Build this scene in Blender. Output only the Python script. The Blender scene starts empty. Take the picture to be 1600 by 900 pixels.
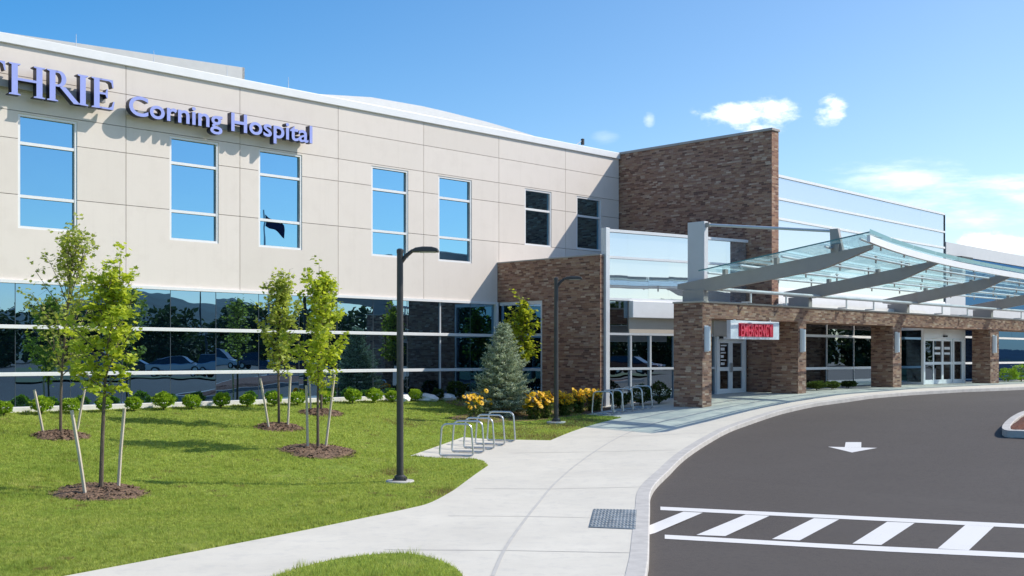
import bpy, bmesh, math, random
import numpy as np
from mathutils import Vector, Matrix, noise as mnoise
R = math.radians
PI = math.pi
S2 = math.sqrt(2)
random.seed(4)
np.random.seed(4)
C = bpy.context.scene.collection
SCN = bpy.context.scene

# ------------------------------------------------------------------ site frame
# t runs along the main facade, w is the distance in front of it (metres)
OX, OY = -21.65, 21.65


def W(t, w, z=0.0):
    return Vector((OX + (t + w) / S2, OY + (t - w) / S2, z))


def TW(x, y):
    return ((x + y) / S2, (x - y + 43.3) / S2)


EYE = 2.6
PT = [(-80, -2.62), (10, -2.62), (15, -2.59), (20, -2.42), (25, -2.10), (28, -1.87), (30.6, -1.63), (33, -1.47),
      (36.4, -1.31), (43, -1.22), (60, -1.20), (400, -1.2)]


def ptab(t):
    for (a, za), (b, zb) in zip(PT, PT[1:]):
        if t <= b:
            return za + (zb - za) * max(0, (t - a)) / (b - a)
    return PT[-1][1]


def zg(x, y):
    """height of the ground (lawn and pavement surface)"""
    t, w = TW(x, y)
    a = -1.43 - 0.112 * max(w, 0.0)
    b = ptab(t)
    k = 0.12
    h = max(0.0, min(1.0, 0.5 + 0.5 * (a - b) / k))
    return EYE + b + (a - b) * h + k * h * (1 - h)


def G(px, py, dz=0.0):
    """point of the ground seen in that direction from the path"""
    rx, rz = (px - 800) / 1800.0, (558 - py) / 1800.0
    f = lambda Y: EYE + rz * Y - (zg(rx * Y, Y) + dz)
    lo, hi = 3.0, 3.0
    while f(hi) > 0 and hi < 200:
        lo = hi
        hi += 0.25
    for _ in range(30):
        m = (lo + hi) / 2
        if f(m) > 0:
            lo = m
        else:
            hi = m
    return Vector((rx * lo, lo, zg(rx * lo, lo) + dz))


# ------------------------------------------------------------------ materials
def newmat(name):
    m = bpy.data.materials.new(name)
    m.use_nodes = True
    nt = m.node_tree
    for n in list(nt.nodes):
        nt.nodes.remove(n)
    out = nt.nodes.new('ShaderNodeOutputMaterial')
    return m, nt, out


def nd(nt, typ, **kw):
    n = nt.nodes.new(typ)
    for k, v in kw.items():
        if k.startswith('i_'):
            key = k[2:]
            key = int(key) if key.isdigit() else key.replace('_', ' ')
            n.inputs[key].default_value = v
        else:
            setattr(n, k, v)
    return n


def c4(c):
    return (c[0], c[1], c[2], 1.0)


def mix_col(nt, a, b, fac):
    m = nt.nodes.new('ShaderNodeMix')
    m.data_type = 'RGBA'
    for idx, v in ((0, fac), (6, a), (7, b)):
        if isinstance(v, (tuple, list)):
            m.inputs[idx].default_value = c4(v)
        elif isinstance(v, (int, float)):
            m.inputs[idx].default_value = v
        else:
            nt.links.new(v, m.inputs[idx])
    return m.outputs[2]


def noise(nt, vec, scale, detail=4.0, rough=0.55):
    n = nd(nt, 'ShaderNodeTexNoise')
    n.inputs['Scale'].default_value = scale
    n.inputs['Detail'].default_value = detail
    n.inputs['Roughness'].default_value = rough
    if vec is not None:
        nt.links.new(vec, n.inputs['Vector'])
    return n.outputs[0]


def ramp(nt, fac, stops):
    r = nt.nodes.new('ShaderNodeValToRGB')
    cr = r.color_ramp
    while len(cr.elements) < len(stops):
        cr.elements.new(0.5)
    for e, (p, c) in zip(cr.elements, stops):
        e.position = p
        e.color = c4(c) if isinstance(c, (tuple, list)) else (c, c, c, 1)
    nt.links.new(fac, r.inputs[0])
    return r.outputs[0]


def mth(nt, op, a, b=None, c=None):
    n = nt.nodes.new('ShaderNodeMath')
    n.operation = op
    for i, v in enumerate((a, b, c)):
        if v is None:
            continue
        if isinstance(v, (int, float)):
            n.inputs[i].default_value = v
        else:
            nt.links.new(v, n.inputs[i])
    return n.outputs[0]


def simple(name, col, rough=0.6, metal=0.0, var=0.08, scale=3.0, bump=0.0, bscale=60.0, spec=0.5, col2=None, stretch=None):
    m, nt, out = newmat(name)
    p = nd(nt, 'ShaderNodeBsdfPrincipled')
    p.inputs['Roughness'].default_value = rough
    p.inputs['Metallic'].default_value = metal
    p.inputs['Specular IOR Level'].default_value = spec
    tc = nd(nt, 'ShaderNodeTexCoord').outputs['Object']
    if stretch:
        mp = nd(nt, 'ShaderNodeMapping')
        mp.inputs['Scale'].default_value = stretch
        nt.links.new(tc, mp.inputs[0])
        tc2 = mp.outputs[0]
    else:
        tc2 = tc
    lo = tuple(x * (1 - var) for x in col)
    hi = tuple(min(1, x * (1 + var)) for x in (col2 or col))
    nz = noise(nt, tc2, scale, 6.0, 0.62)
    cc = ramp(nt, nz, [(0.3, lo), (0.7, hi)])
    nt.links.new(cc, p.inputs['Base Color'])
    if bump:
        b = nd(nt, 'ShaderNodeBump')
        b.inputs['Strength'].default_value = bump
        b.inputs['Distance'].default_value = 0.02
        nt.links.new(noise(nt, tc, bscale, 5.0, 0.6), b.inputs['Height'])
        nt.links.new(b.outputs[0], p.inputs['Normal'])
    nt.links.new(p.outputs[0], out.inputs[0])
    return m


MT = {}
MT['panel'] = simple('stucco_panel', (0.70, 0.63, 0.575), 0.85, var=0.05, scale=0.9, bump=0.12, bscale=140, spec=0.2)
def panel_mat():
    m, nt, out = newmat('stucco_panel')
    p = nd(nt, 'ShaderNodeBsdfPrincipled')
    p.inputs['Roughness'].default_value = 0.85
    p.inputs['Specular IOR Level'].default_value = 0.2
    tc = nd(nt, 'ShaderNodeTexCoord').outputs['Object']
    sp = nd(nt, 'ShaderNodeSeparateXYZ')
    nt.links.new(tc, sp.inputs[0])
    ix = mth(nt, 'FLOOR', mth(nt, 'DIVIDE', mth(nt, 'SUBTRACT', sp.outputs[0], 11.58), 3.67))
    iz = None
    for z in (6.88, 8.35, 9.08, 10.0):
        g = mth(nt, 'GREATER_THAN', sp.outputs[2], z)
        iz = g if iz is None else mth(nt, 'ADD', iz, g)
    cv = nd(nt, 'ShaderNodeCombineXYZ')
    nt.links.new(ix, cv.inputs[0])
    nt.links.new(iz, cv.inputs[1])
    wn = nd(nt, 'ShaderNodeTexWhiteNoise', noise_dimensions='2D')
    nt.links.new(cv.outputs[0], wn.inputs['Vector'])
    c = ramp(nt, wn.outputs[0], [(0.0, (0.735, 0.665, 0.60)), (1.0, (0.785, 0.71, 0.645))])
    mp = nd(nt, 'ShaderNodeMapping')
    mp.inputs['Scale'].default_value = (5.0, 5.0, 0.22)
    nt.links.new(tc, mp.inputs[0])
    st = noise(nt, mp.outputs[0], 1.0, 5.0, 0.65)
    c = mix_col(nt, c, (0.62, 0.555, 0.495), ramp(nt, st, [(0.52, 0.0), (0.85, 0.28)]))
    c = mix_col(nt, c, (0.66, 0.59, 0.53), ramp(nt, noise(nt, tc, 1.4, 6.0, 0.65), [(0.5, 0.0), (0.75, 0.4)]))
    nt.links.new(c, p.inputs['Base Color'])
    b = nd(nt, 'ShaderNodeBump')
    b.inputs['Strength'].default_value = 0.15
    b.inputs['Distance'].default_value = 0.01
    nt.links.new(noise(nt, tc, 120.0, 4.0, 0.6), b.inputs['Height'])
    nt.links.new(b.outputs[0], p.inputs['Normal'])
    nt.links.new(p.outputs[0], out.inputs[0])
    return m


MT['panel'] = panel_mat()
MT['gap'] = simple('panel_gap', (0.30, 0.285, 0.27), 0.9)
MT['white'] = simple('white_metal', (0.80, 0.80, 0.80), 0.4, var=0.03)
MT['alu'] = simple('pale_aluminium', (0.62, 0.64, 0.66), 0.35, metal=0.2, var=0.04)
MT['mullion'] = simple('grey_mullion', (0.07, 0.09, 0.11), 0.4, metal=0.3)
MT['screen'] = simple('roof_screen_metal', (0.50, 0.50, 0.48), 0.5, metal=0.1, var=0.05)
MT['screen2'] = simple('pale_roof_metal', (0.70, 0.69, 0.67), 0.45, metal=0.1, var=0.04)
MT['steel'] = simple('painted_steel', (0.38, 0.34, 0.31), 0.45, var=0.05)
MT['pylon'] = simple('pale_painted_steel', (0.60, 0.60, 0.61), 0.45, var=0.03)
MT['galv'] = simple('galvanised_tube', (0.55, 0.56, 0.57), 0.32, metal=0.75, var=0.12, scale=14)
MT['bronze'] = simple('dark_bronze_paint', (0.045, 0.043, 0.042), 0.42, var=0.2, scale=6)
MT['lens'] = simple('lamp_lens', (0.55, 0.56, 0.55), 0.25)
MT['letter'] = simple('periwinkle_face', (0.34, 0.39, 0.80), 0.35, var=0.03)
MT['return'] = simple('navy_return', (0.012, 0.014, 0.045), 0.4)
MT['raceway'] = simple('raceway_metal', (0.33, 0.32, 0.31), 0.5)
MT['red'] = simple('red_sign_letter', (0.88, 0.06, 0.11), 0.35)
MT['signwhite'] = simple('white_sign_face', (0.78, 0.79, 0.82), 0.35, var=0.02)
MT['beige'] = simple('beige_bulkhead', (0.50, 0.44, 0.37), 0.8, var=0.04)
MT['door'] = simple('door_white_aluminium', (0.86, 0.86, 0.85), 0.35, var=0.02)
MT['foundation'] = simple('white_concrete_curb', (0.82, 0.80, 0.76), 0.8, var=0.08, scale=5, bump=0.2)
MT['roof'] = simple('roof_membrane', (0.5, 0.5, 0.48), 0.9)
MT['bark'] = simple('young_bark', (0.13, 0.10, 0.075), 0.9, var=0.35, scale=18, bump=0.6, bscale=50, stretch=(1, 1, 0.3))
MT['stake'] = simple('weathered_stake', (0.62, 0.53, 0.42), 0.85, var=0.22, scale=9, bump=0.4, bscale=40, stretch=(1, 1, 0.12))
MT['mulch'] = simple('brown_mulch', (0.085, 0.048, 0.03), 0.95, var=0.6, scale=22, bump=1.0, bscale=45, col2=(0.20, 0.125, 0.08))
MT['redmulch'] = simple('red_mulch', (0.16, 0.06, 0.035), 0.95, var=0.5, scale=20, bump=1.0, bscale=45)
MT['tyre'] = simple('tyre_rubber', (0.02, 0.02, 0.02), 0.8)
MT['rim'] = simple('wheel_rim', (0.5, 0.5, 0.5), 0.3, metal=0.8)
MT['cglass'] = simple('car_glass', (0.02, 0.025, 0.03), 0.05, spec=0.8)
MT['flagblue'] = simple('dark_blue_flag', (0.012, 0.02, 0.09), 0.7)
MT['hedge_stem'] = simple('shrub_stem', (0.10, 0.07, 0.05), 0.9)
MT['plate'] = simple('cast_iron_plate', (0.12, 0.155, 0.185), 0.55, metal=0.1, var=0.45, scale=4, col2=(0.22, 0.25, 0.27), bump=0.2)
MT['paint'] = None
MT['dark'] = simple('black_plastic', (0.015, 0.015, 0.017), 0.5)


def glass_mirror(name, tint, wave=0.25, rough=0.0, base=(0.01, 0.015, 0.02), refl=0.92):
    """coated glass: mirrors the surroundings with a tint, slight roller waves"""
    m, nt, out = newmat(name)
    g = nd(nt, 'ShaderNodeBsdfGlossy')
    g.inputs['Color'].default_value = c4(tint)
    g.inputs['Roughness'].default_value = rough
    d = nd(nt, 'ShaderNodeBsdfDiffuse')
    d.inputs['Color'].default_value = c4(base)
    mx = nd(nt, 'ShaderNodeMixShader')
    mx.inputs[0].default_value = refl
    nt.links.new(d.outputs[0], mx.inputs[1])
    nt.links.new(g.outputs[0], mx.inputs[2])
    tc = nd(nt, 'ShaderNodeTexCoord').outputs['Object']
    b = nd(nt, 'ShaderNodeBump')
    b.inputs['Strength'].default_value = wave
    b.inputs['Distance'].default_value = 0.004
    nt.links.new(noise(nt, tc, 1.3, 1.0, 0.4), b.inputs['Height'])
    nt.links.new(b.outputs[0], g.inputs['Normal'])
    nt.links.new(mx.outputs[0], out.inputs[0])
    return m


MT['glass_blue'] = glass_mirror('blue_coated_glass', (0.20, 0.40, 0.55))
MT['glass_dark'] = glass_mirror('dark_coated_glass', (0.20, 0.345, 0.50), wave=0.35, base=(0.012, 0.032, 0.05), refl=0.91)
MT['glass_pale'] = glass_mirror('pale_coated_glass', (0.56, 0.585, 0.63), wave=0.3, base=(0.5, 0.52, 0.55), refl=0.8)
MT['glass_entry'] = glass_mirror('entry_glass', (0.28, 0.36, 0.44), wave=0.3)
MT['glass_navy'] = glass_mirror('navy_glass', (0.045, 0.11, 0.24), wave=0.3, base=(0.008, 0.03, 0.1))


def brick_mat(name, palette, mortar, L=0.40, H=0.095):
    m, nt, out = newmat(name)
    p = nd(nt, 'ShaderNodeBsdfPrincipled')
    p.inputs['Roughness'].default_value = 0.88
    p.inputs['Specular IOR Level'].default_value = 0.25
    tc = nd(nt, 'ShaderNodeTexCoord')
    sp = nd(nt, 'ShaderNodeSeparateXYZ')
    nt.links.new(tc.outputs['Object'], sp.inputs[0])
    sn = nd(nt, 'ShaderNodeSeparateXYZ')
    nt.links.new(tc.outputs['Normal'], sn.inputs[0])
    isx = mth(nt, 'GREATER_THAN', mth(nt, 'ABSOLUTE', sn.outputs[0]), 0.6)
    u = mth(nt, 'ADD', mth(nt, 'MULTIPLY', sp.outputs[1], isx), mth(nt, 'MULTIPLY', sp.outputs[0], mth(nt, 'SUBTRACT', 1.0, isx)))
    v = mth(nt, 'DIVIDE', sp.outputs[2], H)
    row = mth(nt, 'FLOOR', v)
    wn0 = nd(nt, 'ShaderNodeTexWhiteNoise', noise_dimensions='1D')
    nt.links.new(row, wn0.inputs['W'])
    uu = mth(nt, 'ADD', mth(nt, 'DIVIDE', u, L), wn0.outputs[0])
    col = mth(nt, 'FLOOR', uu)
    cv = nd(nt, 'ShaderNodeCombineXYZ')
    nt.links.new(col, cv.inputs[0])
    nt.links.new(row, cv.inputs[1])
    wn = nd(nt, 'ShaderNodeTexWhiteNoise', noise_dimensions='2D')
    nt.links.new(cv.outputs[0], wn.inputs['Vector'])
    big = noise(nt, tc.outputs['Object'], 0.8, 4.0, 0.6)
    fac = mth(nt, 'ADD', mth(nt, 'MULTIPLY', wn.outputs[0], 0.92), mth(nt, 'MULTIPLY', mth(nt, 'SUBTRACT', big, 0.45), 0.25))
    bc = ramp(nt, fac, palette)
    grain = noise(nt, tc.outputs['Object'], 25.0, 4.0, 0.6)
    bc = mix_col(nt, bc, (0.02, 0.015, 0.012), mth(nt, 'MULTIPLY', mth(nt, 'SUBTRACT', grain, 0.45), 0.9))
    fu = mth(nt, 'FRACT', uu)
    fv = mth(nt, 'FRACT', v)
    mo = mth(nt, 'MAXIMUM', mth(nt, 'LESS_THAN', fu, 0.03), mth(nt, 'LESS_THAN', fv, 0.12))
    fin = mix_col(nt, bc, mortar, mth(nt, 'MULTIPLY', mo, 0.75))
    nt.links.new(fin, p.inputs['Base Color'])
    b = nd(nt, 'ShaderNodeBump')
    b.inputs['Strength'].default_value = 0.7
    b.inputs['Distance'].default_value = 0.02
    hh = mth(nt, 'ADD', mth(nt, 'MULTIPLY', wn.outputs[0], 0.7), mth(nt, 'MULTIPLY', mth(nt, 'SUBTRACT', 1.0, mo), 0.7))
    nt.links.new(mth(nt, 'ADD', hh, mth(nt, 'MULTIPLY', grain, 0.5)), b.inputs['Height'])
    nt.links.new(b.outputs[0], p.inputs['Normal'])
    nt.links.new(p.outputs[0], out.inputs[0])
    return m


MT['brick'] = brick_mat('brown_ledge_brick',
                        [(0.0, (0.15, 0.085, 0.068)), (0.2, (0.255, 0.132, 0.092)), (0.4, (0.37, 0.205, 0.137)), (0.55, (0.42, 0.265, 0.172)),
                         (0.68, (0.30, 0.162, 0.122)), (0.82, (0.39, 0.245, 0.18)), (0.97, (0.58, 0.43, 0.32))], (0.36, 0.26, 0.20), 0.22, 0.062)


def ground_mats():
    # asphalt
    m, nt, out = newmat('asphalt')
    p = nd(nt, 'ShaderNodeBsdfPrincipled')
    tc = nd(nt, 'ShaderNodeTexCoord').outputs['Object']
    fine = noise(nt, tc, 130.0, 3.0, 0.7)
    mid = noise(nt, tc, 9.0, 5.0, 0.7)
    big = noise(nt, tc, 0.35, 5.0, 0.6)
    c = ramp(nt, fine, [(0.3, (0.044, 0.038, 0.034)), (0.55, (0.090, 0.077, 0.068)), (0.75, (0.18, 0.150, 0.128))])
    c = mix_col(nt, c, (0.102, 0.089, 0.080), ramp(nt, big, [(0.35, 0.0), (0.7, 0.55)]))
    c = mix_col(nt, c, (0.035, 0.034, 0.036), ramp(nt, mid, [(0.5, 0.0), (0.8, 0.5)]))
    nt.links.new(c, p.inputs['Base Color'])
    p.inputs['Roughness'].default_value = 0.85
    p.inputs['Specular IOR Level'].default_value = 0.3
    wv = noise(nt, tc, 1.1, 6.0, 0.7)
    c = mix_col(nt, c, (0.058, 0.052, 0.049), ramp(nt, wv, [(0.56, 0.0), (0.74, 0.55)]))
    sp2 = noise(nt, tc, 16.0, 5.0, 0.85)
    c = mix_col(nt, c, (0.16, 0.138, 0.126), ramp(nt, sp2, [(0.56, 0.0), (0.74, 0.6)]))
    c = mix_col(nt, c, (0.035, 0.031, 0.029), ramp(nt, sp2, [(0.28, 0.55), (0.44, 0.0)]))
    b = nd(nt, 'ShaderNodeBump')
    b.inputs['Strength'].default_value = 0.5
    b.inputs['Distance'].default_value = 0.008
    nt.links.new(fine, b.inputs['Height'])
    nt.links.new(b.outputs[0], p.inputs['Normal'])
    nt.links.new(p.outputs[0], out.inputs[0])
    MT['asphalt'] = m
    # concrete
    m, nt, out = newmat('pale_concrete')
    p = nd(nt, 'ShaderNodeBsdfPrincipled')
    tc = nd(nt, 'ShaderNodeTexCoord').outputs['Object']
    big = noise(nt, tc, 0.5, 6.0, 0.65)
    mid = noise(nt, tc, 3.5, 6.0, 0.7)
    fine = noise(nt, tc, 70.0, 3.0, 0.6)
    c = ramp(nt, big, [(0.3, (0.59, 0.555, 0.48)), (0.7, (0.69, 0.65, 0.56))])
    c = mix_col(nt, c, (0.42, 0.41, 0.39), ramp(nt, mid, [(0.5, 0.0), (0.85, 0.55)]))
    c = mix_col(nt, c, (0.38, 0.37, 0.35), ramp(nt, fine, [(0.55, 0.0), (0.8, 0.35)]))
    nt.links.new(c, p.inputs['Base Color'])
    p.inputs['Roughness'].default_value = 0.85
    p.inputs['Specular IOR Level'].default_value = 0.3
    b = nd(nt, 'ShaderNodeBump')
    b.inputs['Strength'].default_value = 0.15
    b.inputs['Distance'].default_value = 0.006
    nt.links.new(fine, b.inputs['Height'])
    nt.links.new(b.outputs[0], p.inputs['Normal'])
    nt.links.new(p.outputs[0], out.inputs[0])
    MT['concrete'] = m
    MT['kerb'] = simple('kerb_concrete', (0.50, 0.475, 0.44), 0.85, var=0.14, scale=4, bump=0.2)
    MT['joint'] = simple('concrete_joint', (0.50, 0.48, 0.44), 0.9)
    # road paint
    m, nt, out = newmat('road_paint')
    p = nd(nt, 'ShaderNodeBsdfPrincipled')
    tc = nd(nt, 'ShaderNodeTexCoord').outputs['Object']
    n1 = noise(nt, tc, 90.0, 3.0, 0.7)
    n2 = noise(nt, tc, 2.0, 4.0, 0.6)
    w = ramp(nt, mth(nt, 'ADD', mth(nt, 'MULTIPLY', n1, 0.7), mth(nt, 'MULTIPLY', n2, 0.3)), [(0.30, 0.75), (0.42, 0.0)])
    c = mix_col(nt, (0.74, 0.72, 0.69), (0.25, 0.24, 0.24), w)
    nt.links.new(c, p.inputs['Base Color'])
    p.inputs['Roughness'].default_value = 0.7
    nt.links.new(p.outputs[0], out.inputs[0])
    MT['paint'] = m
    # turf under the blades
    m, nt, out = newmat('turf')
    p = nd(nt, 'ShaderNodeBsdfPrincipled')
    tc = nd(nt, 'ShaderNodeTexCoord').outputs['Object']
    big = noise(nt, tc, 0.45, 5.0, 0.65)
    mid = noise(nt, tc, 4.0, 5.0, 0.7)
    c = ramp(nt, big, [(0.3, (0.18, 0.27, 0.04)), (0.6, (0.27, 0.36, 0.06)), (0.78, (0.38, 0.38, 0.12))])
    c = mix_col(nt, c, (0.07, 0.11, 0.02), ramp(nt, mid, [(0.42, 0.0), (0.7, 0.85)]))
    nt.links.new(c, p.inputs['Base Color'])
    p.inputs['Roughness'].default_value = 0.95
    p.inputs['Specular IOR Level'].default_value = 0.1
    nt.links.new(p.outputs[0], out.inputs[0])
    MT['turf'] = m
    MT['field'] = simple('far_field', (0.07, 0.10, 0.03), 0.95, var=0.4, scale=0.02)


ground_mats()


def foliage(name, stops, trans, tfac=0.4, rough=0.5, nscale=2.2, spec=0.3, mottle=None, rnd=0.65):
    """leaf: per-leaf colour from the mesh island, part of the light comes through"""
    m, nt, out = newmat(name)
    gi = nd(nt, 'ShaderNodeNewGeometry')
    tc = nd(nt, 'ShaderNodeTexCoord').outputs['Object']
    f = mth(nt, 'ADD', mth(nt, 'MULTIPLY', gi.outputs['Random Per Island'], rnd), mth(nt, 'MULTIPLY', noise(nt, tc, nscale, 2.0), 1 - rnd))
    c = ramp(nt, f, stops)
    if mottle:
        k1 = noise(nt, tc, 0.9, 5.0, 0.7)
        k2 = noise(nt, tc, 9.0, 4.0, 0.75)
        c = mix_col(nt, c, mottle[0], ramp(nt, k1, [(0.42, 0.0), (0.68, 0.65)]))
        c = mix_col(nt, c, mottle[1], ramp(nt, k2, [(0.46, 0.0), (0.64, 0.85)]))
        k3 = noise(nt, tc, 1.7, 5.0, 0.65)
        c = mix_col(nt, c, mottle[2], ramp(nt, k3, [(0.58, 0.0), (0.76, 0.7)]))
    p = nd(nt, 'ShaderNodeBsdfPrincipled')
    p.inputs['Roughness'].default_value = rough
    p.inputs['Specular IOR Level'].default_value = spec
    nt.links.new(c, p.inputs['Base Color'])
    t = nd(nt, 'ShaderNodeBsdfTranslucent')
    tcn = mix_col(nt, c, trans, 0.6)
    nt.links.new(tcn, t.inputs['Color'])
    mx = nd(nt, 'ShaderNodeMixShader')
    mx.inputs[0].default_value = tfac
    nt.links.new(p.outputs[0], mx.inputs[1])
    nt.links.new(t.outputs[0], mx.inputs[2])
    nt.links.new(mx.outputs[0], out.inputs[0])
    return m


MT['leaf'] = foliage('maple_leaf', [(0.15, (0.17, 0.26, 0.025)), (0.5, (0.38, 0.47, 0.045)), (0.85, (0.60, 0.66, 0.11))], (0.78, 0.86, 0.06), 0.5)
MT['leaf2'] = foliage('pale_maple_leaf', [(0.15, (0.16, 0.23, 0.045)), (0.5, (0.33, 0.40, 0.08)), (0.85, (0.54, 0.58, 0.19))], (0.68, 0.76, 0.10), 0.48)
MT['leaf3'] = foliage('yellow_maple_leaf', [(0.15, (0.22, 0.30, 0.02)), (0.5, (0.38, 0.46, 0.03)), (0.85, (0.52, 0.56, 0.08))], (0.65, 0.66, 0.04), 0.5)
MT['spruce'] = foliage('blue_spruce_needle', [(0.28, (0.06, 0.09, 0.045)), (0.46, (0.27, 0.34, 0.21)), (0.64, (0.72, 0.78, 0.58))], (0.5, 0.6, 0.34), 0.3, 0.6, 8.0, rnd=0.4)
MT['box'] = foliage('boxwood_leaf', [(0.15, (0.12, 0.22, 0.015)), (0.5, (0.28, 0.44, 0.03)), (0.9, (0.48, 0.64, 0.07))], (0.5, 0.7, 0.05), 0.42, 0.45, 8)
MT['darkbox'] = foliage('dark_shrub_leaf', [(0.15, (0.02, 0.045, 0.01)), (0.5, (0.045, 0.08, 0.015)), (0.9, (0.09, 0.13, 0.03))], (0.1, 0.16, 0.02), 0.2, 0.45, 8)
MT['stalk'] = foliage('flower_stalk_leaf', [(0.15, (0.05, 0.09, 0.02)), (0.5, (0.10, 0.15, 0.03)), (0.9, (0.2, 0.24, 0.06))], (0.2, 0.28, 0.03), 0.3)
MT['petal'] = foliage('yellow_petal', [(0.1, (0.75, 0.36, 0.0)), (0.5, (0.85, 0.50, 0.005)), (0.9, (0.9, 0.62, 0.02))], (0.8, 0.5, 0.0), 0.25)
MT['wpetal'] = foliage('white_petal', [(0.1, (0.6, 0.6, 0.58)), (0.9, (0.75, 0.75, 0.74))], (0.7, 0.7, 0.68), 0.25)
MT['grass'] = foliage('grass_blade', [(0.1, (0.24, 0.31, 0.05)), (0.42, (0.47, 0.55, 0.11)), (0.75, (0.64, 0.68, 0.20)), (1.0, (0.76, 0.72, 0.34))], (0.66, 0.72, 0.12), 0.43, 0.6, 0.4, 0.1, ((0.20, 0.34, 0.06), (0.065, 0.11, 0.02), (0.78, 0.70, 0.30)))
MT['dry'] = foliage('dry_grass_blade', [(0.1, (0.2, 0.15, 0.06)), (0.5, (0.32, 0.24, 0.1)), (0.9, (0.2, 0.2, 0.05))], (0.4, 0.3, 0.1), 0.3, 0.6, 0.9, 0.15)
MT['wood'] = foliage('far_wood_leaf', [(0.1, (0.02, 0.045, 0.016)), (0.5, (0.04, 0.075, 0.024)), (0.9, (0.075, 0.115, 0.04))], (0.1, 0.15, 0.04), 0.25, 0.7, 0.2)


def canopy_glass():
    m, nt, out = newmat('teal_canopy_glass')
    tr = nd(nt, 'ShaderNodeBsdfTransparent')
    tr.inputs[0].default_value = (0.74, 0.93, 0.95, 1)
    di = nd(nt, 'ShaderNodeBsdfTranslucent')
    di.inputs[0].default_value = (0.55, 0.88, 0.90, 1)
    df = nd(nt, 'ShaderNodeBsdfDiffuse')
    df.inputs[0].default_value = (0.40, 0.68, 0.71, 1)
    mx0 = nd(nt, 'ShaderNodeMixShader')
    mx0.inputs[0].default_value = 0.4
    nt.links.new(di.outputs[0], mx0.inputs[1])
    nt.links.new(df.outputs[0], mx0.inputs[2])
    # ceramic frit, denser in noise patches
    tc = nd(nt, 'ShaderNodeTexCoord').outputs['Object']
    n = noise(nt, tc, 1.6, 6.0, 0.7)
    f = ramp(nt, n, [(0.40, 0.03), (0.58, 0.42)])
    mx1 = nd(nt, 'ShaderNodeMixShader')
    nt.links.new(f, mx1.inputs[0])
    nt.links.new(tr.outputs[0], mx1.inputs[1])
    nt.links.new(mx0.outputs[0], mx1.inputs[2])
    gl = nd(nt, 'ShaderNodeBsdfGlossy')
    gl.inputs['Color'].default_value = (0.8, 0.95, 0.95, 1)
    gl.inputs['Roughness'].default_value = 0.02
    fr = nd(nt, 'ShaderNodeLayerWeight')
    fr.inputs[0].default_value = 0.5
    fac = mth(nt, 'ADD', 0.05, mth(nt, 'MULTIPLY', mth(nt, 'POWER', fr.outputs['Facing'], 4.0), 0.6))
    mx2 = nd(nt, 'ShaderNodeMixShader')
    nt.links.new(fac, mx2.inputs[0])
    nt.links.new(mx1.outputs[0], mx2.inputs[1])
    nt.links.new(gl.outputs[0], mx2.inputs[2])
    nt.links.new(mx2.outputs[0], out.inputs[0])
    return m


MT['canopy'] = canopy_glass()
MT['glassedge'] = simple('green_glass_edge', (0.06, 0.22, 0.24), 0.2)


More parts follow.
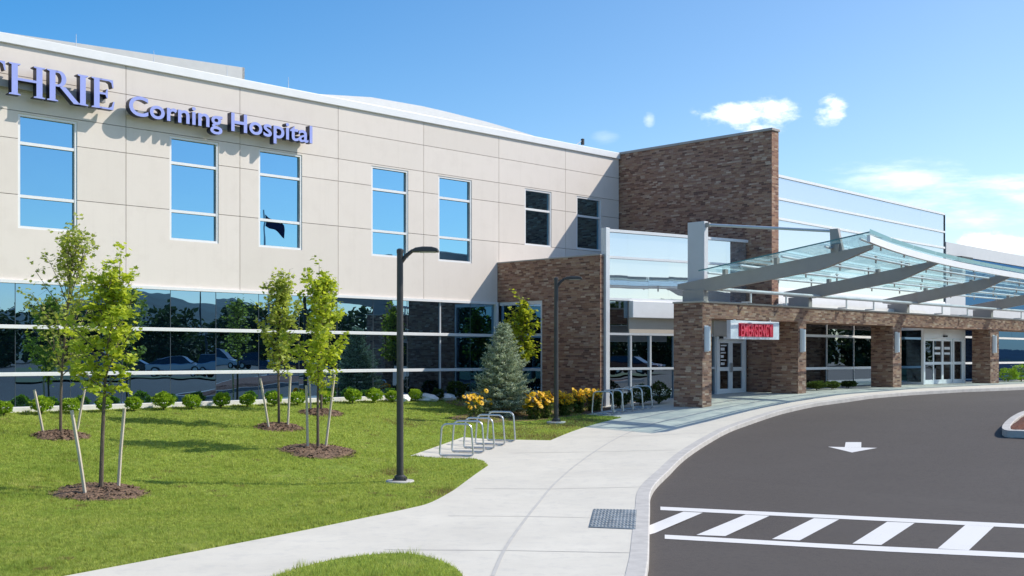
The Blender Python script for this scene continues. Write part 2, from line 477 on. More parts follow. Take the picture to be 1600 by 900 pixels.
# ------------------------------------------------------------------ mesh helpers
class MB:
    """collects shapes and links them as one mesh object"""

    def __init__(s):
        s.v, s.f, s.m = [], [], []

    def add(s, verts, faces, mi=0):
        b = len(s.v)
        s.v += [tuple(p) for p in verts]
        s.f += [tuple(b + i for i in f) for f in faces]
        s.m += [mi] * len(faces)
        return s

    def box(s, x0, x1, y0, y1, z0, z1, mi=0):
        x0, x1 = min(x0, x1), max(x0, x1)
        y0, y1 = min(y0, y1), max(y0, y1)
        z0, z1 = min(z0, z1), max(z0, z1)
        return s.add([(x0, y0, z0), (x1, y0, z0), (x1, y1, z0), (x0, y1, z0), (x0, y0, z1), (x1, y0, z1), (x1, y1, z1), (x0, y1, z1)],
                     [(0, 3, 2, 1), (4, 5, 6, 7), (0, 1, 5, 4), (1, 2, 6, 5), (2, 3, 7, 6), (3, 0, 4, 7)], mi)

    def obox(s, o, u, s0, s1, d0, d1, z0, z1, mi=0):
        """box along the direction u (2D), d is the distance towards the viewer side (u.y,-u.x)"""
        n = (u[1], -u[0])
        P = lambda a, d, z: (o[0] + u[0] * a + n[0] * d, o[1] + u[1] * a + n[1] * d, z)
        v = [P(s0, d1, z0), P(s1, d1, z0), P(s1, d0, z0), P(s0, d0, z0), P(s0, d1, z1), P(s1, d1, z1), P(s1, d0, z1), P(s0, d0, z1)]
        return s.add(v, [(0, 3, 2, 1), (4, 5, 6, 7), (0, 1, 5, 4), (1, 2, 6, 5), (2, 3, 7, 6), (3, 0, 4, 7)], mi)

    def prism(s, pts, axis, a0, a1, mi=0):
        """outline pts (2D) extruded along axis 0/1/2"""
        n = len(pts)
        mk = {0: lambda p, a: (a, p[0], p[1]), 1: lambda p, a: (p[0], a, p[1]), 2: lambda p, a: (p[0], p[1], a)}[axis]
        v = [mk(p, a0) for p in pts] + [mk(p, a1) for p in pts]
        f = [tuple(range(n - 1, -1, -1)), tuple(range(n, 2 * n))] + [(i, (i + 1) % n, n + (i + 1) % n, n + i) for i in range(n)]
        return s.add(v, f, mi)

    def tube(s, path, rad, sides=8, closed=False, mi=0, cap=True):
        path = [Vector(p) for p in path]
        n = len(path)
        if not hasattr(rad, '__len__'):
            rad = [rad] * n
        ring = []
        prev = None
        for i, p in enumerate(path):
            if closed:
                d = path[(i + 1) % n] - path[i - 1]
            else:
                d = path[min(i + 1, n - 1)] - path[max(i - 1, 0)]
            d.normalize()
            if prev is None:
                a = d.orthogonal().normalized()
            else:
                a = (prev - d * prev.dot(d))
                a = a.normalized() if a.length > 1e-6 else d.orthogonal().normalized()
            prev = a
            b = d.cross(a)
            ring += [p + (a * math.cos(2 * PI * k / sides) + b * math.sin(2 * PI * k / sides)) * rad[i] for k in range(sides)]
        f = []
        for i in range(n if closed else n - 1):
            j = (i + 1) % n
            for k in range(sides):
                f.append((i * sides + k, i * sides + (k + 1) % sides, j * sides + (k + 1) % sides, j * sides + k))
        if cap and not closed:
            f.append(tuple(range(sides - 1, -1, -1)))
            f.append(tuple((n - 1) * sides + k for k in range(sides)))
        return s.add(ring, f, mi)

    def lathe(s, prof, sides=16, c=(0, 0, 0), mi=0):
        v, f = [], []
        for (r, z) in prof:
            v += [(c[0] + r * math.cos(2 * PI * k / sides), c[1] + r * math.sin(2 * PI * k / sides), c[2] + z) for k in range(sides)]
        for i in range(len(prof) - 1):
            for k in range(sides):
                f.append((i * sides + k, i * sides + (k + 1) % sides, (i + 1) * sides + (k + 1) % sides, (i + 1) * sides + k))
        f.append(tuple(range(sides - 1, -1, -1)))
        f.append(tuple((len(prof) - 1) * sides + k for k in range(sides)))
        return s.add(v, f, mi)

    def mesh(s, name):
        me = bpy.data.meshes.new(name)
        me.from_pydata(s.v, [], s.f)
        me.polygons.foreach_set('material_index', s.m)
        me.update()
        return me

    def build(s, name, mats, parent=None, smooth=False, loc=None, bevel=0.0):
        me = s.mesh(name)
        if not isinstance(mats, (list, tuple)):
            mats = [mats]
        for m in mats:
            me.materials.append(m)
        if smooth:
            me.polygons.foreach_set('use_smooth', [True] * len(me.polygons))
            if hasattr(me, 'set_sharp_from_angle'):
                me.set_sharp_from_angle(angle=R(40))
        o = bpy.data.objects.new(name, me)
        C.objects.link(o)
        if parent is not None:
            o.parent = parent
        if loc is not None:
            o.location = loc
        if bevel:
            b = o.modifiers.new('bevel', 'BEVEL')
            b.width = bevel
            b.segments = 2
            b.limit_method = 'ANGLE'
        return o


def npmesh(name, verts, faces_n, mats, parent=None, loc=None, mi=None):
    """verts: (N,k,3) array, every face its own k vertices"""
    N, k, _ = verts.shape
    me = bpy.data.meshes.new(name)
    me.vertices.add(N * k)
    me.vertices.foreach_set('co', verts.reshape(-1).astype(np.float32))
    me.loops.add(N * k)
    me.loops.foreach_set('vertex_index', np.arange(N * k, dtype=np.int32))
    me.polygons.add(N)
    me.polygons.foreach_set('loop_start', np.arange(0, N * k, k, dtype=np.int32))
    me.polygons.foreach_set('loop_total', np.full(N, k, dtype=np.int32))
    for m in (mats if isinstance(mats, (list, tuple)) else [mats]):
        me.materials.append(m)
    if mi is not None:
        me.polygons.foreach_set('material_index', np.asarray(mi, dtype=np.int32))
    me.update(calc_edges=True)
    me.validate()
    o = bpy.data.objects.new(name, me)
    C.objects.link(o)
    if parent is not None:
        o.parent = parent
    if loc is not None:
        o.location = loc
    return o


def thing(name, label, cat, loc=(0, 0, 0), rz=0.0, group=None):
    o = bpy.data.objects.new(name, None)
    o.empty_display_size = 0.2
    C.objects.link(o)
    o.location = loc
    o.rotation_euler = (0, 0, rz)
    return tag(o, label, cat, group)


def tag(o, label=None, cat=None, group=None, kind=None):
    if label:
        o['label'] = label
    if cat:
        o['category'] = cat
    if group:
        o['group'] = group
    if kind:
        o['kind'] = kind
    return o


def clone(o, loc, rz=None, label=None, scale=None):
    c = o.copy()
    C.objects.link(c)
    c.location = loc
    if rz is not None:
        c.rotation_euler = (0, 0, rz)
    if scale is not None:
        c.scale = (scale,) * 3
    if label:
        c['label'] = label
    for ch in list(o.children):
        d = ch.copy()
        C.objects.link(d)
        d.parent = c
        for g in list(ch.children):
            e = g.copy()
            C.objects.link(e)
            e.parent = d
    return c


def smooth_line(pts, n=6):
    """Catmull-Rom through 2D/3D points"""
    out = []
    P = [Vector(p) for p in pts]
    for i in range(len(P) - 1):
        p0, p1, p2, p3 = P[max(i - 1, 0)], P[i], P[i + 1], P[min(i + 2, len(P) - 1)]
        for k in range(n):
            s = k / n
            out.append(0.5 * ((2 * p1) + (p2 - p0) * s + (2 * p0 - 5 * p1 + 4 * p2 - p3) * s * s + (3 * p1 - p0 - 3 * p2 + p3) * s ** 3))
    out.append(P[-1])
    return out


def drape(name, poly, dz, mat, kind='structure', parent=None, step=1.0):
    """flat polygon laid on the ground: cut along a 1 m grid of the site frame and lifted to the terrain"""
    bm = bmesh.new()
    vs = [bm.verts.new((p[0], p[1], 0)) for p in poly]
    f = bm.faces.new(vs)
    bm.normal_update()
    if f.normal.z < 0:
        f.normal_flip()
    bmesh.ops.triangulate(bm, faces=bm.faces[:])
    ts = [TW(p[0], p[1]) for p in poly]
    t0, t1 = min(a for a, b in ts), max(a for a, b in ts)
    w0, w1 = min(b for a, b in ts), max(b for a, b in ts)

    def cuts(a, b, lo, hi):
        x = math.ceil(max(a, lo))
        while x < min(b, hi):
            yield x
            x += step
    for t in cuts(t0, t1, 8, 62):
        bmesh.ops.bisect_plane(bm, geom=bm.verts[:] + bm.edges[:] + bm.faces[:], dist=1e-5, plane_co=W(t, 0), plane_no=(1 / S2, 1 / S2, 0))
    for w in cuts(w0, w1, -0.1, 20):
        bmesh.ops.bisect_plane(bm, geom=bm.verts[:] + bm.edges[:] + bm.faces[:], dist=1e-5, plane_co=W(0, w), plane_no=(1 / S2, -1 / S2, 0))
    for v in bm.verts:
        v.co.z = zg(v.co.x, v.co.y) + dz
    bm.normal_update()
    for f in bm.faces:
        if f.normal.z < 0:
            f.normal_flip()
    me = bpy.data.meshes.new(name)
    bm.to_mesh(me)
    bm.free()
    me.materials.append(mat)
    o = bpy.data.objects.new(name, me)
    C.objects.link(o)
    if kind:
        o['kind'] = kind
    if parent:
        o.parent = parent
    return o


# ------------------------------------------------------------------ ground
def axis(lo, hi, a, b, st):
    xs = [lo, lo / 2, lo / 4] + list(np.arange(a, b + 0.1, st)) + [hi / 4, hi / 2, hi]
    return sorted(set(float(x) for x in xs))


def make_ground():
    xs = axis(-4000, 4000, -40, 90, 2.5)
    ys = axis(-4000, 4000, -30, 60, 2.5)
    b = MB()
    vid = {}
    for i, t in enumerate(xs):
        for j, w in enumerate(ys):
            p = W(t, w)
            vid[i, j] = len(b.v)
            b.v.append((p.x, p.y, zg(p.x, p.y) - 0.38))
    for i in range(len(xs) - 1):
        for j in range(len(ys) - 1):
            b.f.append((vid[i, j], vid[i, j + 1], vid[i + 1, j + 1], vid[i + 1, j]))
            b.m.append(0)
    o = b.build('ground', MT['field'])
    # faces up
    bm = bmesh.new()
    bm.from_mesh(o.data)
    for f in bm.faces:
        if f.normal.z < 0:
            f.normal_flip()
    bm.to_mesh(o.data)
    bm.free()
    tag(o, kind='structure')


make_ground()

XY = lambda p: Vector((p.x, p.y))
road_px = [(1009, 896), (1012.5, 870), (1013.5, 833), (1014.5, 795), (1017, 766), (1037, 742), (1075, 707), (1131, 673), (1187, 652), (1262, 632), (1337, 621),
           (1412, 613.5), (1487, 609), (1600, 604.5)]
ROADDZ = -0.115
kerb_line = [XY(G(*p)) for p in road_px]
d0 = (kerb_line[0] - kerb_line[1]).normalized()
kerb_line = [Vector((1.0, -30)), Vector((0.6, 2)), Vector((1.0, 9.5))] + kerb_line
e_end = (W(1, 0) - W(0, 0))
last = kerb_line[-1]
kerb_line += [last + Vector((e_end.x, e_end.y)) * 10, last + Vector((e_end.x, e_end.y)) * 30]
kerb_s = smooth_line(kerb_line, 7)

lawn_a = [XY(W(29.8, 5.3)), XY(G(926, 641)), XY(G(903, 647)), XY(G(958, 650.5)), XY(G(972, 652.5)), XY(G(940, 660)), XY(G(900, 672)), XY(G(860, 688))]
lawn_b = [XY(G(p, q)) for p, q in ((807, 687), (723, 683), (641, 712), (690, 715.5), (741, 716.5), (754, 720))]
lawn_c = smooth_line([XY(G(p, q)) for p, q in ((763, 727), (740, 743), (707, 767), (673, 785), (640, 794), (560, 811), (370, 849), (100, 900))], 4)
lw_end = lawn_c[-1] + (lawn_c[-1] - lawn_c[-6]).normalized() * 40
lawn_edge = lawn_a[:1] + lawn_a[1:5] + smooth_line(lawn_a[4:], 3)[1:] + lawn_b + lawn_c + [lw_end]
lawn_poly = [XY(W(29.8, 0.02))] + lawn_edge + [Vector((-75, lw_end.y)), XY(W(-40, 0.02))]
lawn = drape('lawn', lawn_poly, 0.0, MT['turf'])
walk_poly = list(reversed(lawn_edge)) + [XY(W(30.4, 3.5)), XY(W(75, 3.5))] + list(reversed([p for p in kerb_s])) + [Vector((-75, -30)), Vector((-75, lw_end.y - 0.0001))]
walk_poly = [lw_end] + walk_poly[1:]
sidewalk = drape('sidewalk', walk_poly, 0.0, MT['concrete'])
road_poly = kerb_s + [Vector((220, 200)), Vector((220, -80)), Vector((1.0, -80))]
road = drape('road', road_poly, ROADDZ, MT['asphalt'])


def strip(line, off0, off1, z0, z1, name, mat, parent=None, kind='structure', ends=True):
    """kerb-like profile swept along a ground polyline; offsets to the left of travel"""
    b = MB()
    n = len(line)
    prof = [(off0, z0), (off0, z1 - 0.012), (off0 + (off1 - off0) * 0.08, z1), (off1, z1), (off1, z0)]
    for i, p in enumerate(line):
        d = (line[min(i + 1, n - 1)] - line[max(i - 1, 0)]).normalized()
        nn = Vector((-d.y, d.x))
        for (o, z) in prof:
            q = p + nn * o
            b.v.append((q.x, q.y, zg(q.x, q.y) + z))
    k = len(prof)
    for i in range(n - 1):
        for j in range(k - 1):
            b.f.append((i * k + j, i * k + j + 1, (i + 1) * k + j + 1, (i + 1) * k + j))
            b.m.append(0)
    o = b.build(name, mat, parent)
    bm = bmesh.new()
    bm.from_mesh(o.data)
    bmesh.ops.recalc_face_normals(bm, faces=bm.faces)
    bm.to_mesh(o.data)
    bm.free()
    if kind:
        o['kind'] = kind
    return o


strip(kerb_s, -0.012, 0.24, -0.25, 0.006, 'kerb', MT['kerb'])


def groove(line, width, name, parent, dz=0.004, mat=None):
    b = MB()
    n = len(line)
    for i, p in enumerate(line):
        d = (line[min(i + 1, n - 1)] - line[max(i - 1, 0)]).normalized()
        nn = Vector((-d.y, d.x))
        for o in (-width / 2, width / 2):
            q = p + nn * o
            b.v.append((q.x, q.y, zg(q.x, q.y) + dz))
    for i in range(n - 1):
        b.f.append((2 * i + 1, 2 * i, 2 * i + 2, 2 * i + 3))
        b.m.append(0)
    return b.build(name, mat or MT['joint'], parent)


def pxline(pts, n=8):
    return smooth_line([XY(G(*p)) for p in pts], n)


# scored joints of the pavement
for pts in ([(742, 763.5), (858, 764)], [(600, 859), (775, 860)], [(775, 860), (992, 864)], [(795, 708), (905, 706.5)], [(868, 683), (955, 683)],
            [(700, 806), (822, 807)], [(860, 764), (1001, 761)], [(905, 706.5), (1060, 703)], [(955, 683), (1105, 676)],
            [(822, 807), (922, 809)], [(900, 664.5), (1000, 663)]):
    groove(pxline(pts), 0.022, 'control_joint', sidewalk)
groove(pxline([(770, 900), (795, 848), (842, 785), (875, 748), (920, 712), (985, 675), (1060, 651)]), 0.05, 'long_joint', sidewalk)
# lawn tongue at the bottom of the view
isl = smooth_line([XY(G(p, q)) for p, q in ((380, 925), (430, 902), (500, 881), (570, 869.5), (640, 867), (690, 879), (718, 895), (728, 915))], 4)
lawn_tongue = drape('lawn_tongue', isl + [Vector((isl[-1].x - 0.6, isl[-1].y - 4)), Vector((isl[0].x - 1.5, isl[0].y - 4))], 0.018, MT['turf'])


# road markings
def z7(x, y):
    return XY(G(1000 + x / 2.6667, 600 + y / 2.6667, ROADDZ))


def markpoly(name, polys):
    """painted sheet, several outlines of one marking"""
    b = MB()
    for poly in polys:
        vs = [(p.x, p.y, zg(p.x, p.y) + ROADDZ + 0.005) for p in poly]
        a = sum(vs[i][0] * vs[(i + 1) % len(vs)][1] - vs[(i + 1) % len(vs)][0] * vs[i][1] for i in range(len(vs)))
        b.add(vs, [tuple(range(len(vs))) if a > 0 else tuple(range(len(vs) - 1, -1, -1))])
    return b.build(name, MT['paint'], road)


u0, u1, l0, l1 = z7(85, 512), z7(1600, 585), z7(85, 526), z7(1600, 601)
ud = (u1 - u0)
markpoly('crosswalk_line', [[u0.lerp(u1, i / 20), u0.lerp(u1, (i + 1) / 20), l0.lerp(l1, (i + 1) / 20), l0.lerp(l1, i / 20)] for i in range(34)])
p0, p1, q0, q1 = z7(103, 629), z7(1600, 705), z7(103, 646), z7(1600, 726)
markpoly('crosswalk_line', [[p0.lerp(p1, i / 20), p0.lerp(p1, (i + 1) / 20), q0.lerp(q1, (i + 1) / 20), q0.lerp(q1, i / 20)] for i in range(34)])
bars = [((440, 545), (540, 550), (355, 635), (235, 630)), ((725, 560), (830, 565), (665, 653), (550, 647)),
        ((1030, 575), (1145, 580), (1005, 672), (885, 666)), ((1355, 589), (1475, 595), (1370, 694), (1240, 687))]
bw = [[z7(*p) for p in bq] for bq in bars]
markpoly('crosswalk_bar', [[z7(180, 533), z7(262, 537), z7(62, 622), z7(40, 628), z7(40, 590)]])
for bq in bw:
    markpoly('crosswalk_bar', [bq])
step = (bw[3][0] - bw[0][0]) / 3
for k in range(1, 7):
    markpoly('crosswalk_bar', [[p + step * k for p in bw[3]]])
markpoly('lane_arrow', [[z7(857, 243), z7(922, 243), z7(922, 265.2)], [z7(857, 243), z7(922, 265.2), z7(853, 263.6)],
                        [z7(783, 262), z7(988, 267), z7(883, 286)]])
groove([z7(1000, 560).lerp(z7(1000, 560), 0), z7(1000, 560) + Vector((0.001, 0.001))], 0.001, 'seam', road, dz=ROADDZ + 0.002, mat=MT['asphalt']) if False else None

# planted traffic island at the right edge
ip = [XY(G(p, q, 0)) for p, q in ((1700, 634), (1640, 638), (1600, 645), (1578, 656), (1566, 669), (1572, 675.5), (1600, 677), (1660, 681), (1720, 686))]
ips = smooth_line(ip, 6)
tail = [Vector((ips[-1].x + 14, ips[-1].y + 2)), Vector((ips[0].x + 14, ips[0].y + 1))]
isl_line = ips + [tail[0], tail[1], ips[0]]
isl_k = strip(list(reversed(isl_line)), -0.19, 0.0, -0.2, 0.055, 'traffic_island', MT['kerb'])
b = MB()
cx = sum((p for p in isl_line), Vector((0, 0))) / len(isl_line)
inner = [p + (cx - p).normalized() * 0.18 for p in isl_line[:-1]]
nv = len(inner)
for sc, hh in ((1.0, -0.05), (0.93, 0.03), (0.6, 0.12), (0.25, 0.15)):
    for p in inner:
        q = cx + (p - cx) * sc
        b.v.append((q.x, q.y, zg(q.x, q.y) + hh + random.uniform(-.02, .02)))
for r in range(3):
    for i in range(nv):
        j = (i + 1) % nv
        b.f.append((r * nv + i, r * nv + j, (r + 1) * nv + j, (r + 1) * nv + i))
        b.m.append(0)
b.f.append(tuple(3 * nv + i for i in range(nv)))
b.m.append(0)
b.build('mulch', MT['redmulch'], isl_k)


# ------------------------------------------------------------------ the hospital
LOCB = (OX, OY, 0)
bld = thing('hospital_building', 'two storey beige panelled hospital with brick walls and dark ribbon glazing', 'building', LOCB, R(45))
WINS = [(9.25, 10.85, 6.0, 9.02), (12.24, 13.84, 6.0, 9.02), (16.59, 18.19, 6.0, 9.02), (19.58, 21.18, 6.0, 9.02), (23.96, 25.56, 6.0, 9.02),
        (26.94, 28.55, 6.0, 9.02), (31.31, 32.79, 6.87, 9.02), (34.26, 35.76, 6.91, 9.02)]
TJ = [11.58 + 3.67 * k for k in range(-5, 7)] + [36.88]
ZJ = [4.63, 6.88, 8.35, 9.08, 10.0, 10.8]
fw = MB()
gp = 0.008
for a, bb in zip(TJ, TJ[1:]):
    for c, d in zip(ZJ, ZJ[1:]):
        gv = 0.009
        x0, x1, y0, y1 = a + gv, bb - gv, c + (gp if c > 4.7 else 0), d - (gp if d < 10.7 else 0)
        rects = [(x0, x1, y0, y1)]
        for (wa, wb, wc, wd) in WINS:
            nr = []
            for (p, q, r, s) in rects:
                if wb <= p or wa >= q or wd <= r or wc >= s:
                    nr.append((p, q, r, s))
                    continue
                if wa > p:
                    nr.append((p, wa, r, s))
                if wb < q:
                    nr.append((wb, q, r, s))
                m0, m1 = max(p, wa), min(q, wb)
                if wc > r:
                    nr.append((m0, m1, r, wc))
                if wd < s:
                    nr.append((m0, m1, wd, s))
            rects = nr
        for (p, q, r, s) in rects:
            fw.box(p, q, 0.0, 0.17, r, s)
fw.build('wall_panel', MT['panel'], bld)
bk = MB()
bk.box(-6.8, 36.88, 0.172, 22, 0.8, 10.78)
bk.build('wall_core', MT['gap'], bld)
cp = MB()
cp.box(-6.8, 36.89, -0.07, 0.45, 10.8, 11.05)
cp.build('coping', MT['white'], bld, bevel=0.012)
mb = MB()
mb.box(-6.75, 36.85, 0.46, 21.9, 10.79, 10.84)
mb.build('roof', MT['roof'], bld)
for (a, b2, c, d) in WINS:
    f = MB()
    fr = 0.065
    ya, yb = 0.02, 0.15
    f.box(a + .002, b2 - .002, ya, yb, d - fr, d - .002).box(a + .002, b2 - .002, ya, yb, c + .002, c + fr)
    f.box(a + .002, a + fr, ya, yb, c + fr, d - fr).box(b2 - fr, b2 - .002, ya, yb, c + fr, d - fr)
    bars_z = [8.25] + ([6.85] if c < 6.5 else [])
    for z in bars_z:
        f.box(a + fr, b2 - fr, ya + .01, yb, z - .04, z + .04)
    win = f.build('window', MT['white'], bld)
    zs = [c + fr] + sorted(bars_z) + [d - fr]
    g = MB()
    for i in range(len(zs) - 1):
        z0, z1 = zs[i] + (.04 if i else 0), zs[i + 1] - (.04 if i < len(zs) - 2 else 0)
        j = [random.uniform(-.0022, .0022) for _ in range(2)]
        yy = 0.10
        tx, tz = j[0], j[1] * .7
        g.add([(a + fr, yy - tx - tz, z0), (b2 - fr, yy + tx - tz, z0), (b2 - fr, yy + tx + tz, z1), (a + fr, yy - tx + tz, z1)], [(0, 1, 2, 3)])
    g.build('pane', MT['glass_blue'], win)

# ribbon glazing of the ground floor
rb = MB()
ms = [12.19 + 1.485 * k for k in range(-13, 13)]
ms = [m for m in ms if m < 29.4] + [29.72]
zr = [1.29, 2.15, 3.40, 4.55]
for a, b2 in zip(ms, ms[1:]):
    for c, d in zip(zr, zr[1:]):
        tx, tz = random.uniform(-.0025, .0025), random.uniform(-.0016, .0016)
        rb.add([(a, .06 - tx - tz, c), (b2, .06 + tx - tz, c), (b2, .06 + tx + tz, d), (a, .06 - tx + tz, d)], [(0, 1, 2, 3)])
ribbon = rb.build('ribbon_window', MT['glass_dark'], bld)
for z in (2.15, 3.40):
    MB().box(-6.8, 29.72, -0.07, 0.055, z - .05, z + .05).build('transom', MT['white'], ribbon, bevel=0.006)
MB().box(-6.8, 29.72, -0.06, 0.09, 4.545, 4.628).build('head_rail', MT['white'], ribbon)
for m in ms[:-1]:
    MB().box(m - .008, m + .008, 0.054, 0.09, 1.29, 4.545).build('mullion', MT['mullion'], ribbon)
MB().box(27.03, 27.09, 0.03, 0.12, 1.29, 4.545).build('post', MT['alu'], ribbon)
MB().box(29.72, 29.85, -0.06, 0.12, 1.29, 4.63).build('corner_post', MT['white'], ribbon)
MB().box(-6.8, 29.84, -0.16, 0.16, 0.7, 1.288).build('foundation_curb', MT['foundation'], bld, bevel=0.01)

# lower brick wall with the glazing turning the corner
lb = MB()
lb.box(29.85, 30.02, -5.02, -0.001, 4.63, 6.07).box(29.85, 30.02, -5.02, -2.29, 0.4, 4.627)
low = lb.build('brick_wall', MT['brick'], bld)
MB().box(29.83, 30.2, -5.03, -0.002, 6.072, 6.115).build('coping', MT['steel'], low)
lg = MB()
for c, d in zip(zr, zr[1:]):
    lg.add([(29.93, -0.1, c), (29.93, -2.25, c), (29.93, -2.25, d), (29.93, -0.1, d)], [(0, 1, 2, 3)])
lowwin = lg.build('window', MT['glass_dark'], bld)
fr = MB()
fr.box(29.87, 29.97, -2.288, -0.1, 4.5, 4.625).box(29.87, 29.97, -2.288, -2.2, 1.29, 4.5)
for z in (2.15, 3.4):
    fr.box(29.875, 29.965, -2.2, -0.1, z - .045, z + .045)
fr.build('frame', MT['alu'], lowwin)
MB().box(29.84, 29.99, -2.285, -0.17, 0.6, 1.288).build('sill', MT['foundation'], lowwin)
# core behind the link between low and tall walls
MB().box(30.04, 36.89, -4.6, -0.002, 0.5, 6.0).build('link_core', MT['gap'], bld)

# tall brick wall
tw_ = MB()
tw_.box(36.9, 37.36, -7.3, 8.0, 0.4, 10.98)
tall = tw_.build('brick_wall', MT['brick'], bld)
MB().box(36.86, 37.4, -7.34, 8.0, 10.983, 11.08).build('coping', MT['steel'], tall, bevel=0.01)


def wall_line(p, q):
    """(t,w) endpoints to local origin, direction and length"""
    a, c = Vector((p[0], -p[1])), Vector((q[0], -q[1]))
    u = (c - a)
    return (a.x, a.y), (u.normalized().x, u.normalized().y), u.length


def panes(b, o, u, s_list, z_list, d=0.0, j=0.002):
    n = (u[1], -u[0])
    for a, c in zip(s_list, s_list[1:]):
        for z0, z1 in zip(z_list, z_list[1:]):
            tx, tz = random.uniform(-j, j), random.uniform(-j, j) * .6
            P = lambda s, e, z: (o[0] + u[0] * s + n[0] * (d + e), o[1] + u[1] * s + n[1] * (d + e), z)
            b.add([P(a, tx + tz, z0), P(c, -tx + tz, z0), P(c, -tx - tz, z1), P(a, tx - tz, z1)], [(0, 1, 2, 3)])


# glazed link between the two brick walls
o1, u1_, L1 = wall_line((30.24, 4.98), (36.88, 6.24))
g = MB()
sv = [0, 1.05, 1.95, 3.1, 4.2, 5.1]
panes(g, o1, u1_, sv, [1.0, 2.2, 3.4], -0.03)
panes(g, o1, u1_, [0, 0.95], [3.4, 4.6], -0.03)
entry_low = g.build('glass_wall', MT['glass_entry'], bld)
g = MB()
panes(g, o1, u1_, [0, 0.95, 1.9, 2.85, 3.8, 4.75, 5.7, L1 - .02], [4.62, 5.3, 6.05, 6.9], -0.03, 0.0016)
entry_up = g.build('glass_wall', MT['glass_pale'], bld)
f = MB()
for z in (2.2, 3.4):
    f.obox(o1, u1_, 0, 5.1, -.06, .05, z - .04, z + .04)
for s in sv[1:]:
    for z0, z1 in ((1.0, 2.158), (2.242, 3.358)):
        f.obox(o1, u1_, s - .035, s + .035, -.06, .04, z0, z1)
f.build('frame', MT['alu'], entry_low)
f = MB()
f.obox(o1, u1_, 0, L1, -.06, .06, 6.9, 7.0).obox(o1, u1_, 0, L1, -.06, .04, 6.0, 6.08).obox(o1, u1_, 0, L1, -.06, .05, 4.56, 4.64)
f.build('frame', MT['white'], entry_up)
f = MB()
f.box(30.03, 30.235, -5.12, -4.9, 0.5, 7.02)
f.build('end_post', MT['alu'], entry_low, bevel=0.01)
# core filling the link behind the upper glass
MB().obox(o1, u1_, 0.02, L1 - .05, -.30, -.10, 0.6, 6.92).build('link_core', MT['pylon'], bld)
# white canopy box over the side entrance and beige bulkhead under it
f = MB()
f.obox(o1, u1_, 0.98, L1 - .35, -0.02, 0.22, 3.97, 4.55)
f.build('entry_fascia', MT['white'], bld, bevel=0.015)
f = MB()
f.obox(o1, u1_, 0.98, 4.95, -.05, .03, 3.445, 3.968).obox(o1, u1_, 4.95, L1 - .3, -.05, .10, 3.38, 3.968)
f.build('bulkhead', MT['beige'], bld)
# side double door
gz = EYE - 1.41
d0_, d1_ = 5.14, 6.72
dm = (d0_ + d1_ - .12) / 2
door = MB()
door.obox(o1, u1_, d0_, d0_ + .08, -.06, .07, gz, 3.37).obox(o1, u1_, d1_ - .16, d1_ - .08, -.06, .07, gz, 3.37)
door.obox(o1, u1_, d0_ + .08, d1_ - .16, -.06, .07, gz + 2.06, 3.37)
side_door = door.build('door', MT['door'], bld)
for a, c in ((d0_ + .085, dm - .004), (dm + .004, d1_ - .165)):
    lf = MB()
    st = .10
    lf.obox(o1, u1_, a, a + st, -.03, .03, gz + .01, gz + 2.05).obox(o1, u1_, c - st, c, -.03, .03, gz + .01, gz + 2.05)
    for z0, z1 in ((gz + .01, gz + .24), (gz + .90, gz + 1.04), (gz + 1.93, gz + 2.05)):
        lf.obox(o1, u1_, a + st, c - st, -.03, .03, z0, z1)
    lf.build('door_leaf', MT['door'], side_door)
g = MB()
for a, c in ((d0_ + .185, dm - .104), (dm + .104, d1_ - .265)):
    panes(g, o1, u1_, [a, c], [gz + .24, gz + .90], 0.0)
    panes(g, o1, u1_, [a, c], [gz + 1.04, gz + 1.93], 0.0)
g.build('door_glass', MT['glass_entry'], side_door)
dec = MB()
for k, (hh, wd) in enumerate(((.05, .3), (.11, .2), (.05, .26), (.1, .16), (.04, .28), (.09, .2))):
    zc = gz + 1.84 - k * .135
    dec.obox(o1, u1_, d0_ + .24, d0_ + .24 + wd, .004, .008, zc - hh / 2, zc + hh / 2)
dec.build('door_sticker', MT['white'], side_door)
MB().obox(o1, u1_, dm - .06, dm - .03, .03, .09, gz + .85, gz + 1.2).obox(o1, u1_, dm + .03, dm + .06, .03, .09, gz + .85, gz + 1.2).build('handle', MT['galv'], side_door)
MB().obox(o1, u1_, d0_ + .1, d0_ + .26, .07, .13, 3.28, 3.36).build('door_sensor', MT['dark'], side_door)
# sidelight between the door and the tall brick wall
g = MB()
panes(g, o1, u1_, [d1_ - .08, L1], [gz, 3.4], -.01)
g.build('sidelight', MT['glass_entry'], bld)

# tall pale curtain wall behind the canopy
o2, u2, L2 = wall_line((37.37, 6.9), (53.85, 6.15))
ss = [i * L2 / 12 for i in range(13)]
g = MB()
panes(g, o2, u2, ss, [5.2, 6.3, 7.85, 8.61, 9.42], 0, 0.0007)
cw = g.build('curtain_wall', MT['glass_pale'], bld)
f = MB()
f.obox(o2, u2, 0, L2, -.3, .05, 9.42, 9.52)
for z in (5.2, 6.3, 7.85, 8.61):
    f.obox(o2, u2, 0, L2, -.05, .05, z - .045, z + .045)
f.build('frame', MT['white'], cw)
f = MB()
f.obox(o2, u2, L2, L2 + .04, -4, .04, 1.0, 9.5)
f.build('end_trim', MT['mullion'], cw)
